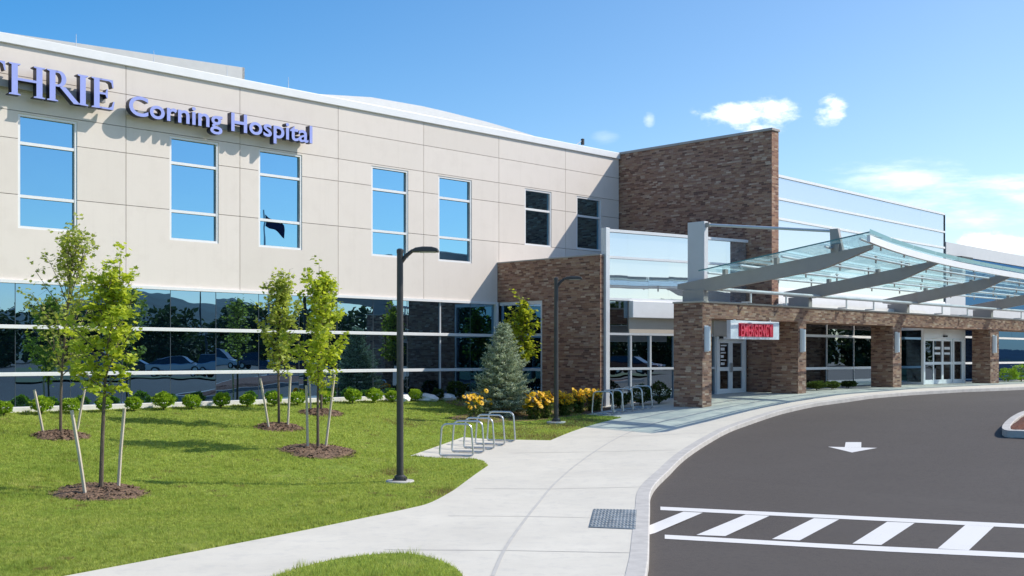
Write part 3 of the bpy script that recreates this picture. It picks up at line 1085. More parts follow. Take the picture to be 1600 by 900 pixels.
# dark ground floor glazing below it
g = MB()
zlo = 1.1
panes(g, o2, u2, [0, 2.2, 4.5, 6.9, 9.3, 11.7, 14.1, L2], [zlo, 2.15, 3.45, 4.3], 0.01)
gfw = g.build('ground_floor_window', MT['glass_entry'], bld)
f = MB()
for z in (2.15, 3.45, 4.3):
    f.obox(o2, u2, 0, L2, -.03, .09, z - .05, z + .05)
for s in (2.2, 4.5, 6.9, 9.3, 11.7, 14.1):
    for z0, z1 in ((zlo, 2.098), (2.202, 3.398), (3.502, 4.248)):
        f.obox(o2, u2, s - .014, s + .014, -.02, .04, z0, z1)
f.build('frame', MT['white'], gfw)
MB().obox(o2, u2, 0, L2, -.25, .3, 4.36, 5.15).build('spandrel_band', MT['white'], bld, bevel=0.01)
MB().obox(o2, u2, 0.05, L2 - .05, -12, -.06, 0.8, 9.4).build('wall_core', MT['gap'], bld)
# lower wing further along
o3, u3, L3 = wall_line((53.95, 6.1), (82, 5.0))
g = MB()
panes(g, o3, u3, [0, 3, 6, 9, 12, 15, 20, L3], [1.1, 2.3, 3.6, 4.6], .01)
panes(g, o3, u3, [2.4, 6, 9, 12, 15, 20, L3], [5.2, 6.3, 7.55], .01)
wg = g.build('navy_window', MT['glass_navy'], bld)
f = MB()
f.obox(o3, u3, 0, L3, -.03, .08, 2.25, 2.35).obox(o3, u3, 0, L3, -.03, .08, 3.55, 3.65).obox(o3, u3, 0, L3, -.03, .08, 4.55, 4.66)
f.build('frame', MT['white'], wg)
f = MB()
f.obox(o3, u3, 0, L3, -.2, .1, 7.56, 8.15).obox(o3, u3, 0, 2.38, -.2, .1, 4.67, 7.55).obox(o3, u3, 2.38, L3, -.2, .1, 4.67, 5.18)
f.build('pale_parapet', MT['pylon'], bld)
MB().obox(o3, u3, 0.05, L3, -10, -.21, 0.8, 8.1).build('wall_core', MT['gap'], bld)
MB().obox(o3, u3, 0.9, 2.3, .13, .5, 7.2, 7.5).build('dark_box', MT['dark'], bld)  # plain dark box below the pale parapet

# main automatic entrance
vt0, vt1, vw = 48.75, 53.0, 7.55
gz2 = EYE - 1.215
vz = gz2 + 2.5
v = MB()
v.box(vt0 - .02, vt0 + .14, -vw, -6.4, gz2, vz).box(vt1 - .14, vt1 + .02, -vw, -vw + .2, gz2, vz)
v.box(vt0 + .14, vt1 - .14, -vw, -vw + .2, gz2 + 2.05, vz)
main_door = v.build('entrance_door', MT['door'], bld, bevel=0.01)
lw = (vt1 - vt0 - .28) / 4
for k in range(4):
    a, c = vt0 + .14 + k * lw + .004, vt0 + .14 + (k + 1) * lw - .004
    yo = -vw + (.06 if k in (0, 3) else .12)
    lf = MB()
    for x0, x1 in ((a, a + .09), (c - .09, c)):
        lf.box(x0, x1, yo, yo + .05, gz2 + .01, gz2 + 2.04)
    for z0, z1 in ((gz2 + .01, gz2 + .2), (gz2 + .88, gz2 + 1.0), (gz2 + 1.94, gz2 + 2.04)):
        lf.box(a + .09, c - .09, yo, yo + .05, z0, z1)
    lf.build('door_leaf', MT['door'], main_door)
    g = MB()
    for z0, z1 in ((gz2 + .2, gz2 + .88), (gz2 + 1.0, gz2 + 1.94)):
        g.add([(a + .09, yo + .025, z0), (c - .09, yo + .025, z0), (c - .09, yo + .025, z1), (a + .09, yo + .025, z1)], [(0, 1, 2, 3)])
    g.build('door_glass', MT['glass_entry'], main_door)
    if k in (1, 2):
        dd = MB()
        for zc, hh in ((1.62, .12), (1.38, .10)):
            dd.box(a + .2, c - .2, yo + .012, yo + .02, gz2 + zc - hh / 2, gz2 + zc + hh / 2)
        dd.build('door_sticker', MT['white'], main_door)
sd = MB()
sd.add([(vt0 - .02 - .003, -vw + .12, gz2 + .12), (vt0 - .023, -6.5, gz2 + .12), (vt0 - .023, -6.5, vz - .1), (vt0 - .023, -vw + .12, vz - .1)], [(0, 3, 2, 1)])
sd.build('side_glass', MT['glass_dark'], main_door)
MB().box(vt0, vt1, -vw + .2, -6.3, vz - .08, vz + .02).build('vestibule_roof', MT['white'], main_door)
MB().box(vt0 + 1.9, vt0 + 2.2, -vw - .08, -vw - .001, gz2 + 2.12, gz2 + 2.2).build('door_sensor', MT['dark'], main_door)

# brick entrance portico: pillars and beam
por = thing('brick_portico', 'brown brick colonnade of four pillars and a lintel at the entrance', 'portico', LOCB, R(45))
PIL = [(30.6, 31.1, 1.15), (36.4, 36.95, 1.1), (43.57, 44.3, 0.95), (53.05, 54.0, 0.85), (64, 65, 0.85)]
for (a, c, dp) in PIL:
    MB().box(a, c, -8.7, -8.7 + dp, 0.6, 3.86).build('pillar', MT['brick'], por)
bm_ = MB()
bm_.box(30.6, 66, -8.70, -7.55, 3.862, 4.36)
bm_.build('lintel', MT['brick'], por)
MB().box(30.57, 66.02, -8.73, -7.52, 4.362, 4.42).build('coping', MT['beige'], por, bevel=0.008)
MB().box(37.4, 48, -8.0, -7.45, 4.425, 4.6).build('roof_edge', MT['white'], por)

# sconces on the pillar fronts
for i, (a, lab) in enumerate(((30.72, 'slim white wall lamp on the pillar beside the red lettered sign'), (36.55, 'slim white wall lamp on the pillar right of the red lettered sign'),
                              (43.75, 'slim white wall lamp on the pillar left of the sliding entrance doors'), (53.3, 'slim white wall lamp on the pillar right of the sliding entrance doors'))):
    zt = 3.62
    s = thing('wall_lamp', lab, 'wall lamp', W(a + .08, 8.7, zt - .85), R(45), 'wall lamps on the brick pillars')
    MB().prism([(0.10 * math.cos(x), -0.02 - 0.14 * math.sin(x)) for x in [PI * k / 8 for k in range(9)]], 2, 0.03, .82).build('lamp_shade', MT['white'], s)
    MB().box(-.11, .11, -.02, -.001, 0, .85).build('back_plate', MT['alu'], s)


# ------------------------------------------------------------------ lettering
def glyph(ch, size, sx, bold, depth, name, mats, parent, loc):
    cu = bpy.data.curves.new('glyph', 'FONT')
    cu.body = ch
    cu.size = size
    cu.offset = bold
    cu.extrude = depth / 2
    cu.resolution_u = 5
    ob = bpy.data.objects.new('glyph', cu)
    C.objects.link(ob)
    bpy.context.view_layer.update()
    dg = bpy.context.evaluated_depsgraph_get()
    me = bpy.data.meshes.new_from_object(ob.evaluated_get(dg))
    C.objects.unlink(ob)
    bpy.data.objects.remove(ob)
    me.name = name
    me.materials.clear()
    for m in mats:
        me.materials.append(m)
    xs = [v.co.x for v in me.vertices]
    for v in me.vertices:
        x, y, z = v.co
        v.co = (x * sx, -z, y)          # stands upright, face towards -y
    for p in me.polygons:
        p.material_index = 0 if abs(p.normal.z) > .9 and False else 0
    me.update()
    for p in me.polygons:
        p.material_index = 0 if p.normal.y < -0.9 or p.normal.y > .9 else min(1, len(mats) - 1)
    o = bpy.data.objects.new(name, me)
    C.objects.link(o)
    o.parent = parent
    o.location = loc
    return o, (min(xs) * sx, max(xs) * sx)


def advance_widths(text, size):
    """x offset of every character of a line set in the built in font"""
    cu = bpy.data.curves.new('probe', 'FONT')
    cu.size = size
    ob = bpy.data.objects.new('probe', cu)
    C.objects.link(ob)
    res = []
    for i in range(len(text)):
        cu.body = text[:i] + '|' if i else '|'
        bpy.context.view_layer.update()
        me = bpy.data.meshes.new_from_object(ob.evaluated_get(bpy.context.evaluated_depsgraph_get()))
        res.append(max(v.co.x for v in me.vertices))
        bpy.data.meshes.remove(me)
    C.objects.unlink(ob)
    bpy.data.objects.remove(ob)
    return [r - res[0] for r in res]


sign = thing('building_sign', 'large periwinkle raised letters reading a hospital name across the beige facade', 'sign', W(0, 0, 0), R(45))


def serif(ch, hgt, wid):
    """outlines of roman capitals (unit: metres), list of polygons; depth added later"""
    st = 0.21 * hgt * .92     # stem
    se = 0.055 * hgt          # serif thickness
    so = 0.085 * hgt          # serif overhang

    def stem(x, up=True, dn=True):
        P = [[(x, se), (x + st, se), (x + st, hgt - se), (x, hgt - se)]]
        for z0 in ([0] if dn else []) + ([hgt - se] if up else []):
            if z0 == 0:
                P.append([(x - so, 0), (x + st + so, 0), (x + st + so, se * .6), (x + st, se * 1.001), (x, se * 1.001), (x - so, se * .6)])
            else:
                P.append([(x - so, hgt), (x - so, hgt - se * .6), (x, hgt - se * 1.001), (x + st, hgt - se * 1.001), (x + st + so, hgt - se * .6), (x + st + so, hgt)])
        return P
    if ch == 'I':
        return stem(so)
    if ch == 'H':
        x2 = wid - so - st
        return stem(so) + stem(x2) + [[(so + st, hgt * .47), (x2, hgt * .47), (x2, hgt * .55), (so + st, hgt * .55)]]
    if ch == 'T':
        xm = wid / 2 - st / 2
        bar = [(0.02, hgt), (0, hgt * .72), (0.035, hgt * .72), (0.09 * hgt, hgt * .9), (0.16 * hgt, hgt * .945), (xm, hgt * .945), (xm + st, hgt * .945),
               (wid - .16 * hgt, hgt * .945), (wid - .09 * hgt, hgt * .9), (wid - .035, hgt * .72), (wid, hgt * .72), (wid - .02, hgt)]
        return [bar, [(xm, se), (xm + st, se), (xm + st, hgt * .945), (xm, hgt * .945)],
                [(xm - so, 0), (xm + st + so, 0), (xm + st + so, se * .6), (xm + st, se), (xm, se), (xm - so, se * .6)]]
    if ch == 'E':
        x2 = so + st
        return stem(so) + [
            [(x2, hgt), (x2, hgt * .945), (wid - .16 * hgt, hgt * .945), (wid - .08 * hgt, hgt * .9), (wid - .035, hgt * .74), (wid, hgt * .74), (wid - .02, hgt)],
            [(x2, hgt * .475), (x2 + .2 * hgt, hgt * .475), (x2 + .25 * hgt, hgt * .37), (x2 + .285 * hgt, hgt * .37), (x2 + .285 * hgt, hgt * .67), (x2 + .25 * hgt, hgt * .67), (x2 + .2 * hgt, hgt * .54), (x2, hgt * .54)],
            [(x2, 0), (wid - .01, 0), (wid + .03, hgt * .28), (wid - .01, hgt * .28), (wid - .07 * hgt, hgt * .11), (wid - .16 * hgt, hgt * .058), (x2, hgt * .058)]]
    if ch == 'R':
        x2 = so + st
        out = stem(so)
        cy, ro, ri = hgt * .74, hgt * .26, hgt * .19
        oxx = .24 * hgt
        arc_o = [(x2 + oxx * .5 + (oxx * 1.0) * math.cos(a), cy + ro * math.sin(a)) for a in [PI / 2 - PI * k / 12 for k in range(13)]]
        arc_i = [(x2 + oxx * .35 + (oxx * .5) * math.cos(a), cy + ri * math.sin(a)) for a in [PI / 2 - PI * k / 12 for k in range(13)]]
        for i in range(12):
            out.append([arc_i[i], arc_i[i + 1], arc_o[i + 1], arc_o[i]])
        out.append([(x2, hgt), (x2, cy + ri), arc_i[0], arc_o[0]])
        out.append([(x2, cy - ri), (x2, cy - ro), arc_o[-1], arc_i[-1]])
        out.append([(x2 + .12 * hgt, hgt * .5), (x2 + .33 * hgt, hgt * .5), (wid - .03, se), (wid + .05, 0), (wid - .2 * hgt, 0)])
        return out
    if ch == 'U':
        out = stem(so, True, False)
        x2 = wid - so - st * .6
        out[0] = [(so, hgt * .3), (so + st, hgt * .3), (so + st, hgt - se), (so, hgt - se)]
        out += [[(x2, hgt * .3), (x2 + st * .55, hgt * .3), (x2 + st * .55, hgt - se), (x2, hgt - se)],
                [(x2 - so, hgt), (x2 - so, hgt - se), (x2 + st * .55 + so, hgt - se), (x2 + st * .55 + so, hgt)]]
        ao = [(so + (x2 + st * .55 - so) * (.5 - .5 * math.cos(a)), hgt * .3 - hgt * .31 * math.sin(a)) for a in [PI * k / 12 for k in range(13)]]
        ai = [(so + st + (x2 - so - st) * (.5 - .5 * math.cos(a)), hgt * .3 - hgt * .24 * math.sin(a)) for a in [PI * k / 12 for k in range(13)]]
        out += [[ao[i], ao[i + 1], ai[i + 1], ai[i]] for i in range(12)]
        return out
    if ch == 'G':
        out = []
        A = [R(45) + (R(275)) * k / 20 for k in range(21)]
        cx_, cy_ = wid * .5, hgt * .5
        ao = [(cx_ + wid * .5 * math.cos(a), cy_ + hgt * .515 * math.sin(a)) for a in A]
        ai = [(cx_ + (wid * .5 - st * (.45 + .55 * max(0, -math.cos(a)))) * math.cos(a), cy_ + hgt * .45 * math.sin(a)) for a in A]
        out += [[ao[i], ao[i + 1], ai[i + 1], ai[i]] for i in range(20)]
        out.append([(wid - st, hgt * .08), (wid, hgt * .12), (wid, hgt * .42), (wid - st, hgt * .42)])
        out.append([(wid - st - so, hgt * .42), (wid + so, hgt * .42), (wid + so, hgt * .47), (wid - st - so, hgt * .47)])
        return out


FRONT, BACKD = 0.42, 0.20   # letters stand off the wall on a raceway
hg = 0.82
for ch, x0, x1 in (('G', 8.75, 9.52), ('U', 9.66, 10.42), ('T', 10.98, 11.74), ('H', 11.84, 12.78), ('R', 12.83, 13.72), ('I', 13.66, 14.02), ('E', 14.05, 14.68)):
    if ch == 'T':
        x0, x1 = 11.0, 11.76
    lb_ = MB()
    for poly in serif(ch, hg, x1 - x0):
        a = sum(poly[i][0] * poly[(i + 1) % len(poly)][1] - poly[(i + 1) % len(poly)][0] * poly[i][1] for i in range(len(poly)))
        if a < 0:
            poly = poly[::-1]
        n = len(poly)
        lb_.add([(p[0], -FRONT, p[1]) for p in poly], [tuple(range(n))], 0)
        lb_.add([(p[0], -FRONT, p[1]) for p in poly] + [(p[0], -BACKD, p[1]) for p in poly],
                [(i, n + i, n + (i + 1) % n, (i + 1) % n) for i in range(n)] + [tuple(n + i for i in range(n - 1, -1, -1))], 1)
    lb_.build('letter', [MT['letter'], MT['return']], sign, loc=(x0, 0, 9.40))
MB().box(8.6, 14.55, -.2, -.06, 9.62, 9.80).build('raceway', MT['raceway'], sign)
for x in (8.9, 10.2, 11.5, 12.6, 13.9):
    MB().box(x, x + .06, -.06, -.001, 9.66, 9.76).build('bracket', MT['raceway'], sign)

txt = 'Corning Hospital'
sz = 0.775
adv = advance_widths(txt, sz)
# width of the whole line
total = adv[-1] + 0.2 * sz
sxx = (21.33 - 15.12) / total
for ch, ax in zip(txt, adv):
    if ch == ' ':
        continue
    glyph(ch, sz, sxx, 0.011, 0.22, 'letter', [MT['letter'], MT['return']], sign, (15.10 + ax * sxx, -(FRONT + BACKD) / 2, 9.36))
MB().box(15.2, 21.2, -.2, -.06, 9.40, 9.56).build('raceway', MT['raceway'], sign)

# red lettered entrance sign hung under the lintel
es = thing('entrance_sign', 'white sign board with red lettering hung above the side doors', 'sign', W(31.95, 8.72, 3.20), R(45))
MB().box(0, 2.95, -.14, .02, 0, .62).build('sign_board', MT['signwhite'], es, bevel=0.012)
MB().box(.46, 2.54, -.16, -.141, .09, .535).build('red_panel', simple('deep_red_panel', (0.60, 0.005, 0.028), .35, var=.02), es)
t2 = 'EMERGENCY'
a2 = advance_widths(t2, 0.60)
sx2 = 1.92 / (a2[-1] + .36)
for ch, ax in zip(t2, a2):
    glyph(ch, 0.58, sx2, 0.010, 0.03, 'letter', [MT['red']], es, (.52 + ax * sx2, -.178, .10))
MB().box(.35, .40, -.06, .0, .62, .66).box(2.5, 2.55, -.06, 0, .62, .66).build('hanger', MT['alu'], es)

# ------------------------------------------------------------------ glass canopy
can = thing('glass_canopy', 'teal glass entrance canopy on grey tapered steel beams', 'canopy', LOCB, R(45))
BT = [31.0, 37.5, 45.2, 53.6, 62.5]


def wf(t):
    """front edge of the glass"""
    s = (t - 30.3)
    return 12.55 + 2.12 * math.exp(-s / 9.0)


def zgl(w):
    return 5.40 + (w - 9.0) * 0.133


for bt in BT:
    wt = wf(bt) - .12
    top, bot = [], []
    for k in range(25):
        s = k / 24
        w = 7.45 + (wt - 7.45) * s
        zt = 5.02 + (5.86 - 5.02) * s
        dpt = 0.12 + 0.33 * min(1, math.sin(PI * min(1, s * .97 + .03)) * 1.5)
        top.append((-w, zt))
        bot.append((-w, zt - dpt))
    MB().prism(top + bot[::-1], 0, bt - .07, bt + .07).build('beam', MT['steel'], can, bevel=0.01)
    # stanchions carrying the glass
    for w in (9.3, 11.2, wt - 1.1):
        zb = 5.02 + .84 * (w - 7.45) / (wt - 7.45)
        MB().box(bt - .075, bt + .075, -w - .06, -w + .06, zb - .04, zgl(w) - .02).build('stanchion', MT['steel'], can)
    s2 = MB()
    s2.box(bt - .12, bt + .12, -8.55, -7.7, 4.42, 4.80)
    s2.build('bearing', MT['steel'], can)
# glass panels
edges = [30.3, 32.5, 34.7, 36.9, 39.1, 41.4, 43.7, 46.0, 48.4, 50.8, 53.2, 55.7, 58.2, 60.8, 63.5]
gl = MB()
ge = MB()
NR = 4
for a, c in zip(edges, edges[1:]):
    a += .012
    c -= .012
    for r in range(NR):
        pa = [(a, 8.75 + (wf(a) - 8.75) * s) for s in (r / NR + .003, (r + 1) / NR - .003)]
        pc = [(c, 8.75 + (wf(c) - 8.75) * s) for s in (r / NR + .003, (r + 1) / NR - .003)]
        q = [pa[0], pc[0], pc[1], pa[1]]
        gl.add([(t, -w, zgl(w)) for t, w in q], [(3, 2, 1, 0)])
    # dark polished edge at the front
    ge.add([(a, -wf(a) - .001, zgl(wf(a)) - .03), (c, -wf(c) - .001, zgl(wf(c)) - .03), (c, -wf(c) - .001, zgl(wf(c)) + .09), (a, -wf(a) - .001, zgl(wf(a)) + .09)], [(0, 1, 2, 3)])
gl.build('glass_roof', MT['canopy'], can)
# (left edge)
ge.add([(30.31, -8.75, zgl(8.75) - .02), (30.31, -wf(30.31), zgl(wf(30.31)) - .02), (30.31, -wf(30.31), zgl(wf(30.31)) + .02), (30.31, -8.75, zgl(8.75) + .02)], [(0, 1, 2, 3)])
ge.build('glass_edge', MT['glassedge'], can)
# front tube and purlins follow the curve
ft = [(t, -(wf(t) - .06), zgl(wf(t)) - .17) for t in np.linspace(30.4, 63.4, 60)]
fb = MB()
for i in range(len(ft) - 1):
    (t0, y0, z0), (t1, y1, z1) = ft[i], ft[i + 1]
    fb.add([(t0, y0 - .05, z0 - .1), (t1, y1 - .05, z1 - .1), (t1, y1 - .05, z1 + .1), (t0, y0 - .05, z0 + .1), (t0, y0 + .05, z0 - .1), (t1, y1 + .05, z1 - .1), (t1, y1 + .05, z1 + .1), (t0, y0 + .05, z0 + .1)],
           [(0, 1, 2, 3), (7, 6, 5, 4), (3, 2, 6, 7), (4, 5, 1, 0)] + ([(0, 3, 7, 4)] if i == 0 else []))
fb.build('front_fascia', MT['white'], can)
for s in (0.04, .25, .5, .75, .94):
    pth = []
    for t in np.linspace(30.5, 63.3, 40):
        w = 8.75 + (wf(t) - 8.75) * s
        pth.append((t, -w, zgl(w) - .10))
    MB().tube(pth, .038, 8).build('purlin', MT['white'], can, smooth=True)
for t in edges[1:-1]:
    for s in (0.04, .25, .5, .75, .94):
        w = 8.75 + (wf(t) - 8.75) * s
        sp = MB()
        sp.box(t - .02, t + .02, -w - .02, -w + .02, zgl(w) - .24, zgl(w) - .003)
        sp.box(t - .12, t + .12, -w - .012, -w + .012, zgl(w) - .02, zgl(w) - .005)
        sp.build('glass_clamp', MT['steel'], can)
MB().tube([(31.3, -8.95, 4.80), (65, -8.95, 4.80)], .06, 10).build('gutter', MT['pylon'], can, smooth=True)
for t in (33, 35.2, 39.4, 41.5, 47.5, 50, 56, 59):
    gp_ = MB()
    gp_.box(t - .03, t + .03, -8.97, -8.93, 4.42, 4.76)
    gp_.box(t - .03, t + .03, -8.93, -8.6, 4.425, 4.47)
    gp_.build('gutter_post', MT['alu'], can)
# mast and tie rod
MB().box(31.09, 31.31, -8.42, -7.75, 4.425, 7.05).build('mast', MT['pylon'], can, bevel=0.012)
MB().tube([(31.2, -8.5, 6.93), (31.06, -13.15, 6.35)], .045, 8).build('tie_rod', MT['alu'], can, smooth=True)
cl = MB()
MB().box(31.15, 31.25, -8.56, -8.30, 6.86, 7.0).build('rod_lug', MT['steel'], can)
cl.prism([(-13.45, 5.72), (-13.05, 5.68), (-13.02, 6.42), (-13.28, 6.42)], 0, 31.0, 31.12)
cl.build('clevis', MT['steel'], can)


# ------------------------------------------------------------------ on the roof
def roof_screen(pts, z0, z1s, label, mat, rib=0.9):
    o = thing('roof_screen', label, 'roof screen', LOCB, R(45), None)
    b = MB()
    r = b
    for i in range(len(pts) - 1):
        (ta, wa), (tb, wb) = pts[i], pts[i + 1]
        oo, uu, LL = wall_line((ta, wa), (tb, wb))
        n = (uu[1], -uu[0])
        za, zb = z1s[i], z1s[i + 1]
        P = lambda s, d, z: (oo[0] + uu[0] * s + n[0] * d, oo[1] + uu[1] * s + n[1] * d, z)
        b.add([P(0, 0, z0), P(LL, 0, z0), P(LL, 0, zb), P(0, 0, za), P(0, -.1, z0), P(LL, -.1, z0), P(LL, -.1, zb), P(0, -.1, za)],
              [(0, 1, 2, 3), (7, 6, 5, 4), (3, 2, 6, 7), (1, 5, 6, 2), (4, 0, 3, 7)])
        k = 0.0
        while rib and k < LL:
            zt = za + (zb - za) * k / LL
            r.obox(oo, uu, k, k + .04, .001, .035, z0, zt - .01)
            k += rib
    b.build('panel', mat, o)
    return o


roof_screen([(12, -6), (22.82, -6), (22.82, -12)], 10.84, [12.62, 13.16, 13.16], 'grey mechanical screen rising over the left roof edge', MT['screen'], 0)
pts, zs = [], []
for t, z in ((26.2, 13.02), (27.6, 13.29), (30.2, 13.58), (33.0, 13.64), (34.5, 13.61), (36.9, 13.52), (38.5, 13.42), (39.9, 13.31), (41.5, 13.15)):
    pts.append((t, -8.0))
    zs.append(z)
roof_screen(pts, 10.84, zs, 'pale curved metal roof screen behind the parapet near the brick wall', MT['screen2'], 0)
for i, (t, h_, nm) in enumerate(((13.9, .42, 'left of the grey roof screen'), (16.2, .4, 'in front of the grey roof screen'), (18.6, .4, 'at the right end of the grey roof screen'), (20.8, .42, 'between the two roof screens'))):
    o = MB().tube([(0, 0, 0), (0, 0, h_)], [.014, .006], 6).build('lightning_rod', MT['alu'], loc=W(t, -.2, 11.05))
    tag(o, 'thin lightning rod on the white coping, ' + nm, 'lightning rod', 'lightning rods along the parapet')
ant = thing('roof_antenna', 'small antenna with dark box on the parapet beside the tall brick wall', 'antenna', W(34.9, -.25, 11.05), R(45))
MB().tube([(0, 0, 0), (0, 0, .38)], .02, 6).tube([(-.5, 0, 0), (-.02, 0, .30)], .018, 6).build('mast', MT['alu'], ant)
MB().box(-.05, .05, -.05, .05, .12, .36).build('housing', MT['dark'], ant)


# ------------------------------------------------------------------ lamp posts
def lamp_post(loc, label, H=4.75, rz=0.0, group='dark lamp posts by the path', lean=0):
    o = thing('street_lamp', label, 'street lamp', loc, rz, group)
    pad = MB()
    pad.lathe([(0.30, -.25), (.30, .03), (.28, .05)], 24)
    pad.build('base', MT['kerb'], o, smooth=True)
    bs = MB()
    bs.box(-.14, .14, -.14, .14, .05, .075).lathe([(.125, .076), (.12, .13), (.085, .16)], 20)
    for sx in (-1, 1):
        for sy in (-1, 1):
            bs.lathe([(.018, .075), (.018, .11)], 6, (sx * .115, sy * .115, 0))
    bs.build('flange', MT['bronze'], o, smooth=True)
    MB().tube([(0, 0, .06), (0, 0, H - .08)], [.075, .066], 14).build('pole', MT['bronze'], o, smooth=True)
    MB().lathe([(.072, H - .1), (.072, H - .03), (.04, H - .005)], 14).build('pole_cap', MT['bronze'], o, smooth=True)
    am = MB()
    am.tube([(.03, 0, H - .28), (.12, 0, H - .16), (.25, 0, H - .055), (.42, 0, H - .02)], [.045, .045, .04, .035], 8)
    am.build('arm', MT['bronze'], o, smooth=True)
    hd = MB()
    prof_t = [(.24, -.03), (.32, .03), (.48, .055), (.66, .05), (.78, .015), (.80, -.02)]
    rows = [(-.15, .55), (-.12, .9), (0, 1.0), (.12, .9), (.15, .55)]
    # shallow pillow: lofted sections across the width
    vs = []
    for (yy, k) in rows:
        for (x, z) in prof_t:
            vs.append((.52 + (x - .52) * (0.82 + .18 * k), yy, H - .02 + z * k))
        for (x, z) in prof_t[::-1]:
            vs.append((.52 + (x - .52) * (0.82 + .18 * k), yy, H - .02 - .055))
    n = len(prof_t) * 2
    fs = []
    for i in range(len(rows) - 1):
        for j in range(n):
            fs.append((i * n + j, i * n + (j + 1) % n, (i + 1) * n + (j + 1) % n, (i + 1) * n + j))
    fs.append(tuple(range(n)))
    fs.append(tuple((len(rows) - 1) * n + j for j in range(n - 1, -1, -1)))
    hd.add(vs, fs)
    h = hd.build('lamp_head', MT['bronze'], o)
    bmn = bmesh.new()
    bmn.from_mesh(h.data)
    bmesh.ops.recalc_face_normals(bmn, faces=bmn.faces)
    bmn.to_mesh(h.data)
    bmn.free()
    MB().box(.40, .74, -.10, .10, H - .085, H - .0755).build('lens', MT['lens'], h)
    return o


lp1 = G(625, 754)
lamp1 = lamp_post(lp1, 'tall dark lamp post on the lawn beside the near bike racks', H=(754 - 388) / 1800 * lp1.y)
lp2 = G(869, 661)
lamp_post(lp2, 'tall dark lamp post in front of the low brick wall', H=(661 - 433) / 1800 * lp2.y)


# ------------------------------------------------------------------ bike hoops
def hoop_mesh(wd, ht):
    def corner(cx, cz, r, a0):
        return [(cx + r * math.cos(a0 + PI / 2 * k / 5), 0, cz + r * math.sin(a0 + PI / 2 * k / 5)) for k in range(6)]
    r1, r2 = .06, .14
    x = wd / 2
    xt = x - .045
    return corner(x - r1, r1 + .03, r1, -PI / 2) + corner(xt - r2, ht - r2, r2, 0) + corner(-xt + r2, ht - r2, r2, PI / 2) + corner(-x + r1, r1 + .03, r1, PI)


def racks(bl, br_, label_fn, ht, group):
    first = None
    for i, ((lx, ly), (rx, ry)) in enumerate(zip(bl, br_)):
        a, c = G(lx, ly), G(rx, ry)
        mid = (a + c) / 2
        d = c - a
        wd = Vector((d.x, d.y)).length
        rz = math.atan2(d.y, d.x)
        if first is None:
            first = thing('bike_rack', label_fn(0), 'bike rack', mid, rz, group)
            MB().tube(hoop_mesh(wd, ht), .024, 8, closed=True).build('hoop', MT['galv'], first, smooth=True)
            ft_ = MB()
            for sx in (-1, 1):
                ft_.box(sx * wd * .33 - .05, sx * wd * .33 + .05, -.03, .03, -.02, .035)
            ft_.build('foot_plate', MT['galv'], first)
        else:
            clone(first, mid, rz, label_fn(i))


NTH = ['first', 'second', 'third', 'fourth', 'fifth', 'sixth', 'seventh', 'eighth', 'ninth', 'tenth', 'eleventh', 'twelfth', 'thirteenth', 'fourteenth', 'fifteenth', 'sixteenth']
racks([(687, 713), (706, 706.5), (724, 700.5), (742, 694.5), (760, 688.5)], [(739.5, 714), (756.5, 708.5), (773, 702.5), (789.5, 696.5), (806, 690.5)],
      lambda i: ['steel bike hoop nearest the big lamp post', 'second steel bike hoop on the near pad, counted from the lamp post', 'middle steel bike hoop on the near pad',
                 'fourth steel bike hoop on the near pad, counted from the lamp post', 'steel bike hoop on the near pad closest to the spruce'][i],
      0.80, 'steel bike hoops on the near pad')
racks([(925, 648), (940, 645.5), (955, 643), (971, 640.5), (986, 638)], [(959, 648), (974, 645.5), (990, 643), (1005, 640.5), (1019, 638)],
      lambda i: ['steel bike hoop of the far rack closest to the grass', 'second steel bike hoop of the far rack, counted from the grass', 'middle steel bike hoop of the far rack',
                 'fourth steel bike hoop of the far rack, counted from the grass', 'steel bike hoop of the far rack closest to the brick pillar'][i],
      0.74, 'steel bike hoops of the far rack')

# ------------------------------------------------------------------ tactile plate at the crossing
c0, c1, c2, c3 = [G(p, q) for p, q in ((928, 796), (995, 797.5), (993, 827.5), (920.5, 824.5))]
tp = thing('tactile_plate', 'dark grey ribbed tactile plate set into the pavement by the kerb', 'tactile plate', (c0 + c1 + c2 + c3) / 4)
b = MB()
rel = [p - tp.location for p in (c3, c2, c1, c0)]
vt = [(p.x, p.y, p.z + .014) for p in rel]
vb = [(p.x, p.y, p.z - .03) for p in rel]
b.add(vt + vb, [(0, 1, 2, 3), (0, 4, 5, 1), (1, 5, 6, 2), (2, 6, 7, 3), (3, 7, 4, 0)])
NX, NY = 13, 9
for i in range(NX):
    for j in range(NY):
        s, t_ = (i + .5) / NX, (j + .5) / NY
        p = (Vector(rel[0]).lerp(rel[1], s)).lerp(Vector(rel[3]).lerp(rel[2], s), t_)
        b.lathe([(.024, .0), (.017, .012)], 8, (p.x, p.y, p.z + .0145), 1)
b.build('plate', [MT['plate'], simple('worn_dome', (0.40, 0.40, 0.38), 0.5, var=.25, scale=8)], tp)

# ------------------------------------------------------------------ vegetation
LEAF = np.array([(0, 0), (.22, .10), (.50, .05), (.36, .32), (.55, .62), (.25, .60), (0, 1.0), (-.25, .60), (-.55, .62), (-.36, .32), (-.50, .05), (-.22, .10)])
LEAF6 = np.array([(0, 0), (.42, .28), (.38, .65), (0, 1.0), (-.38, .65), (-.42, .28)])


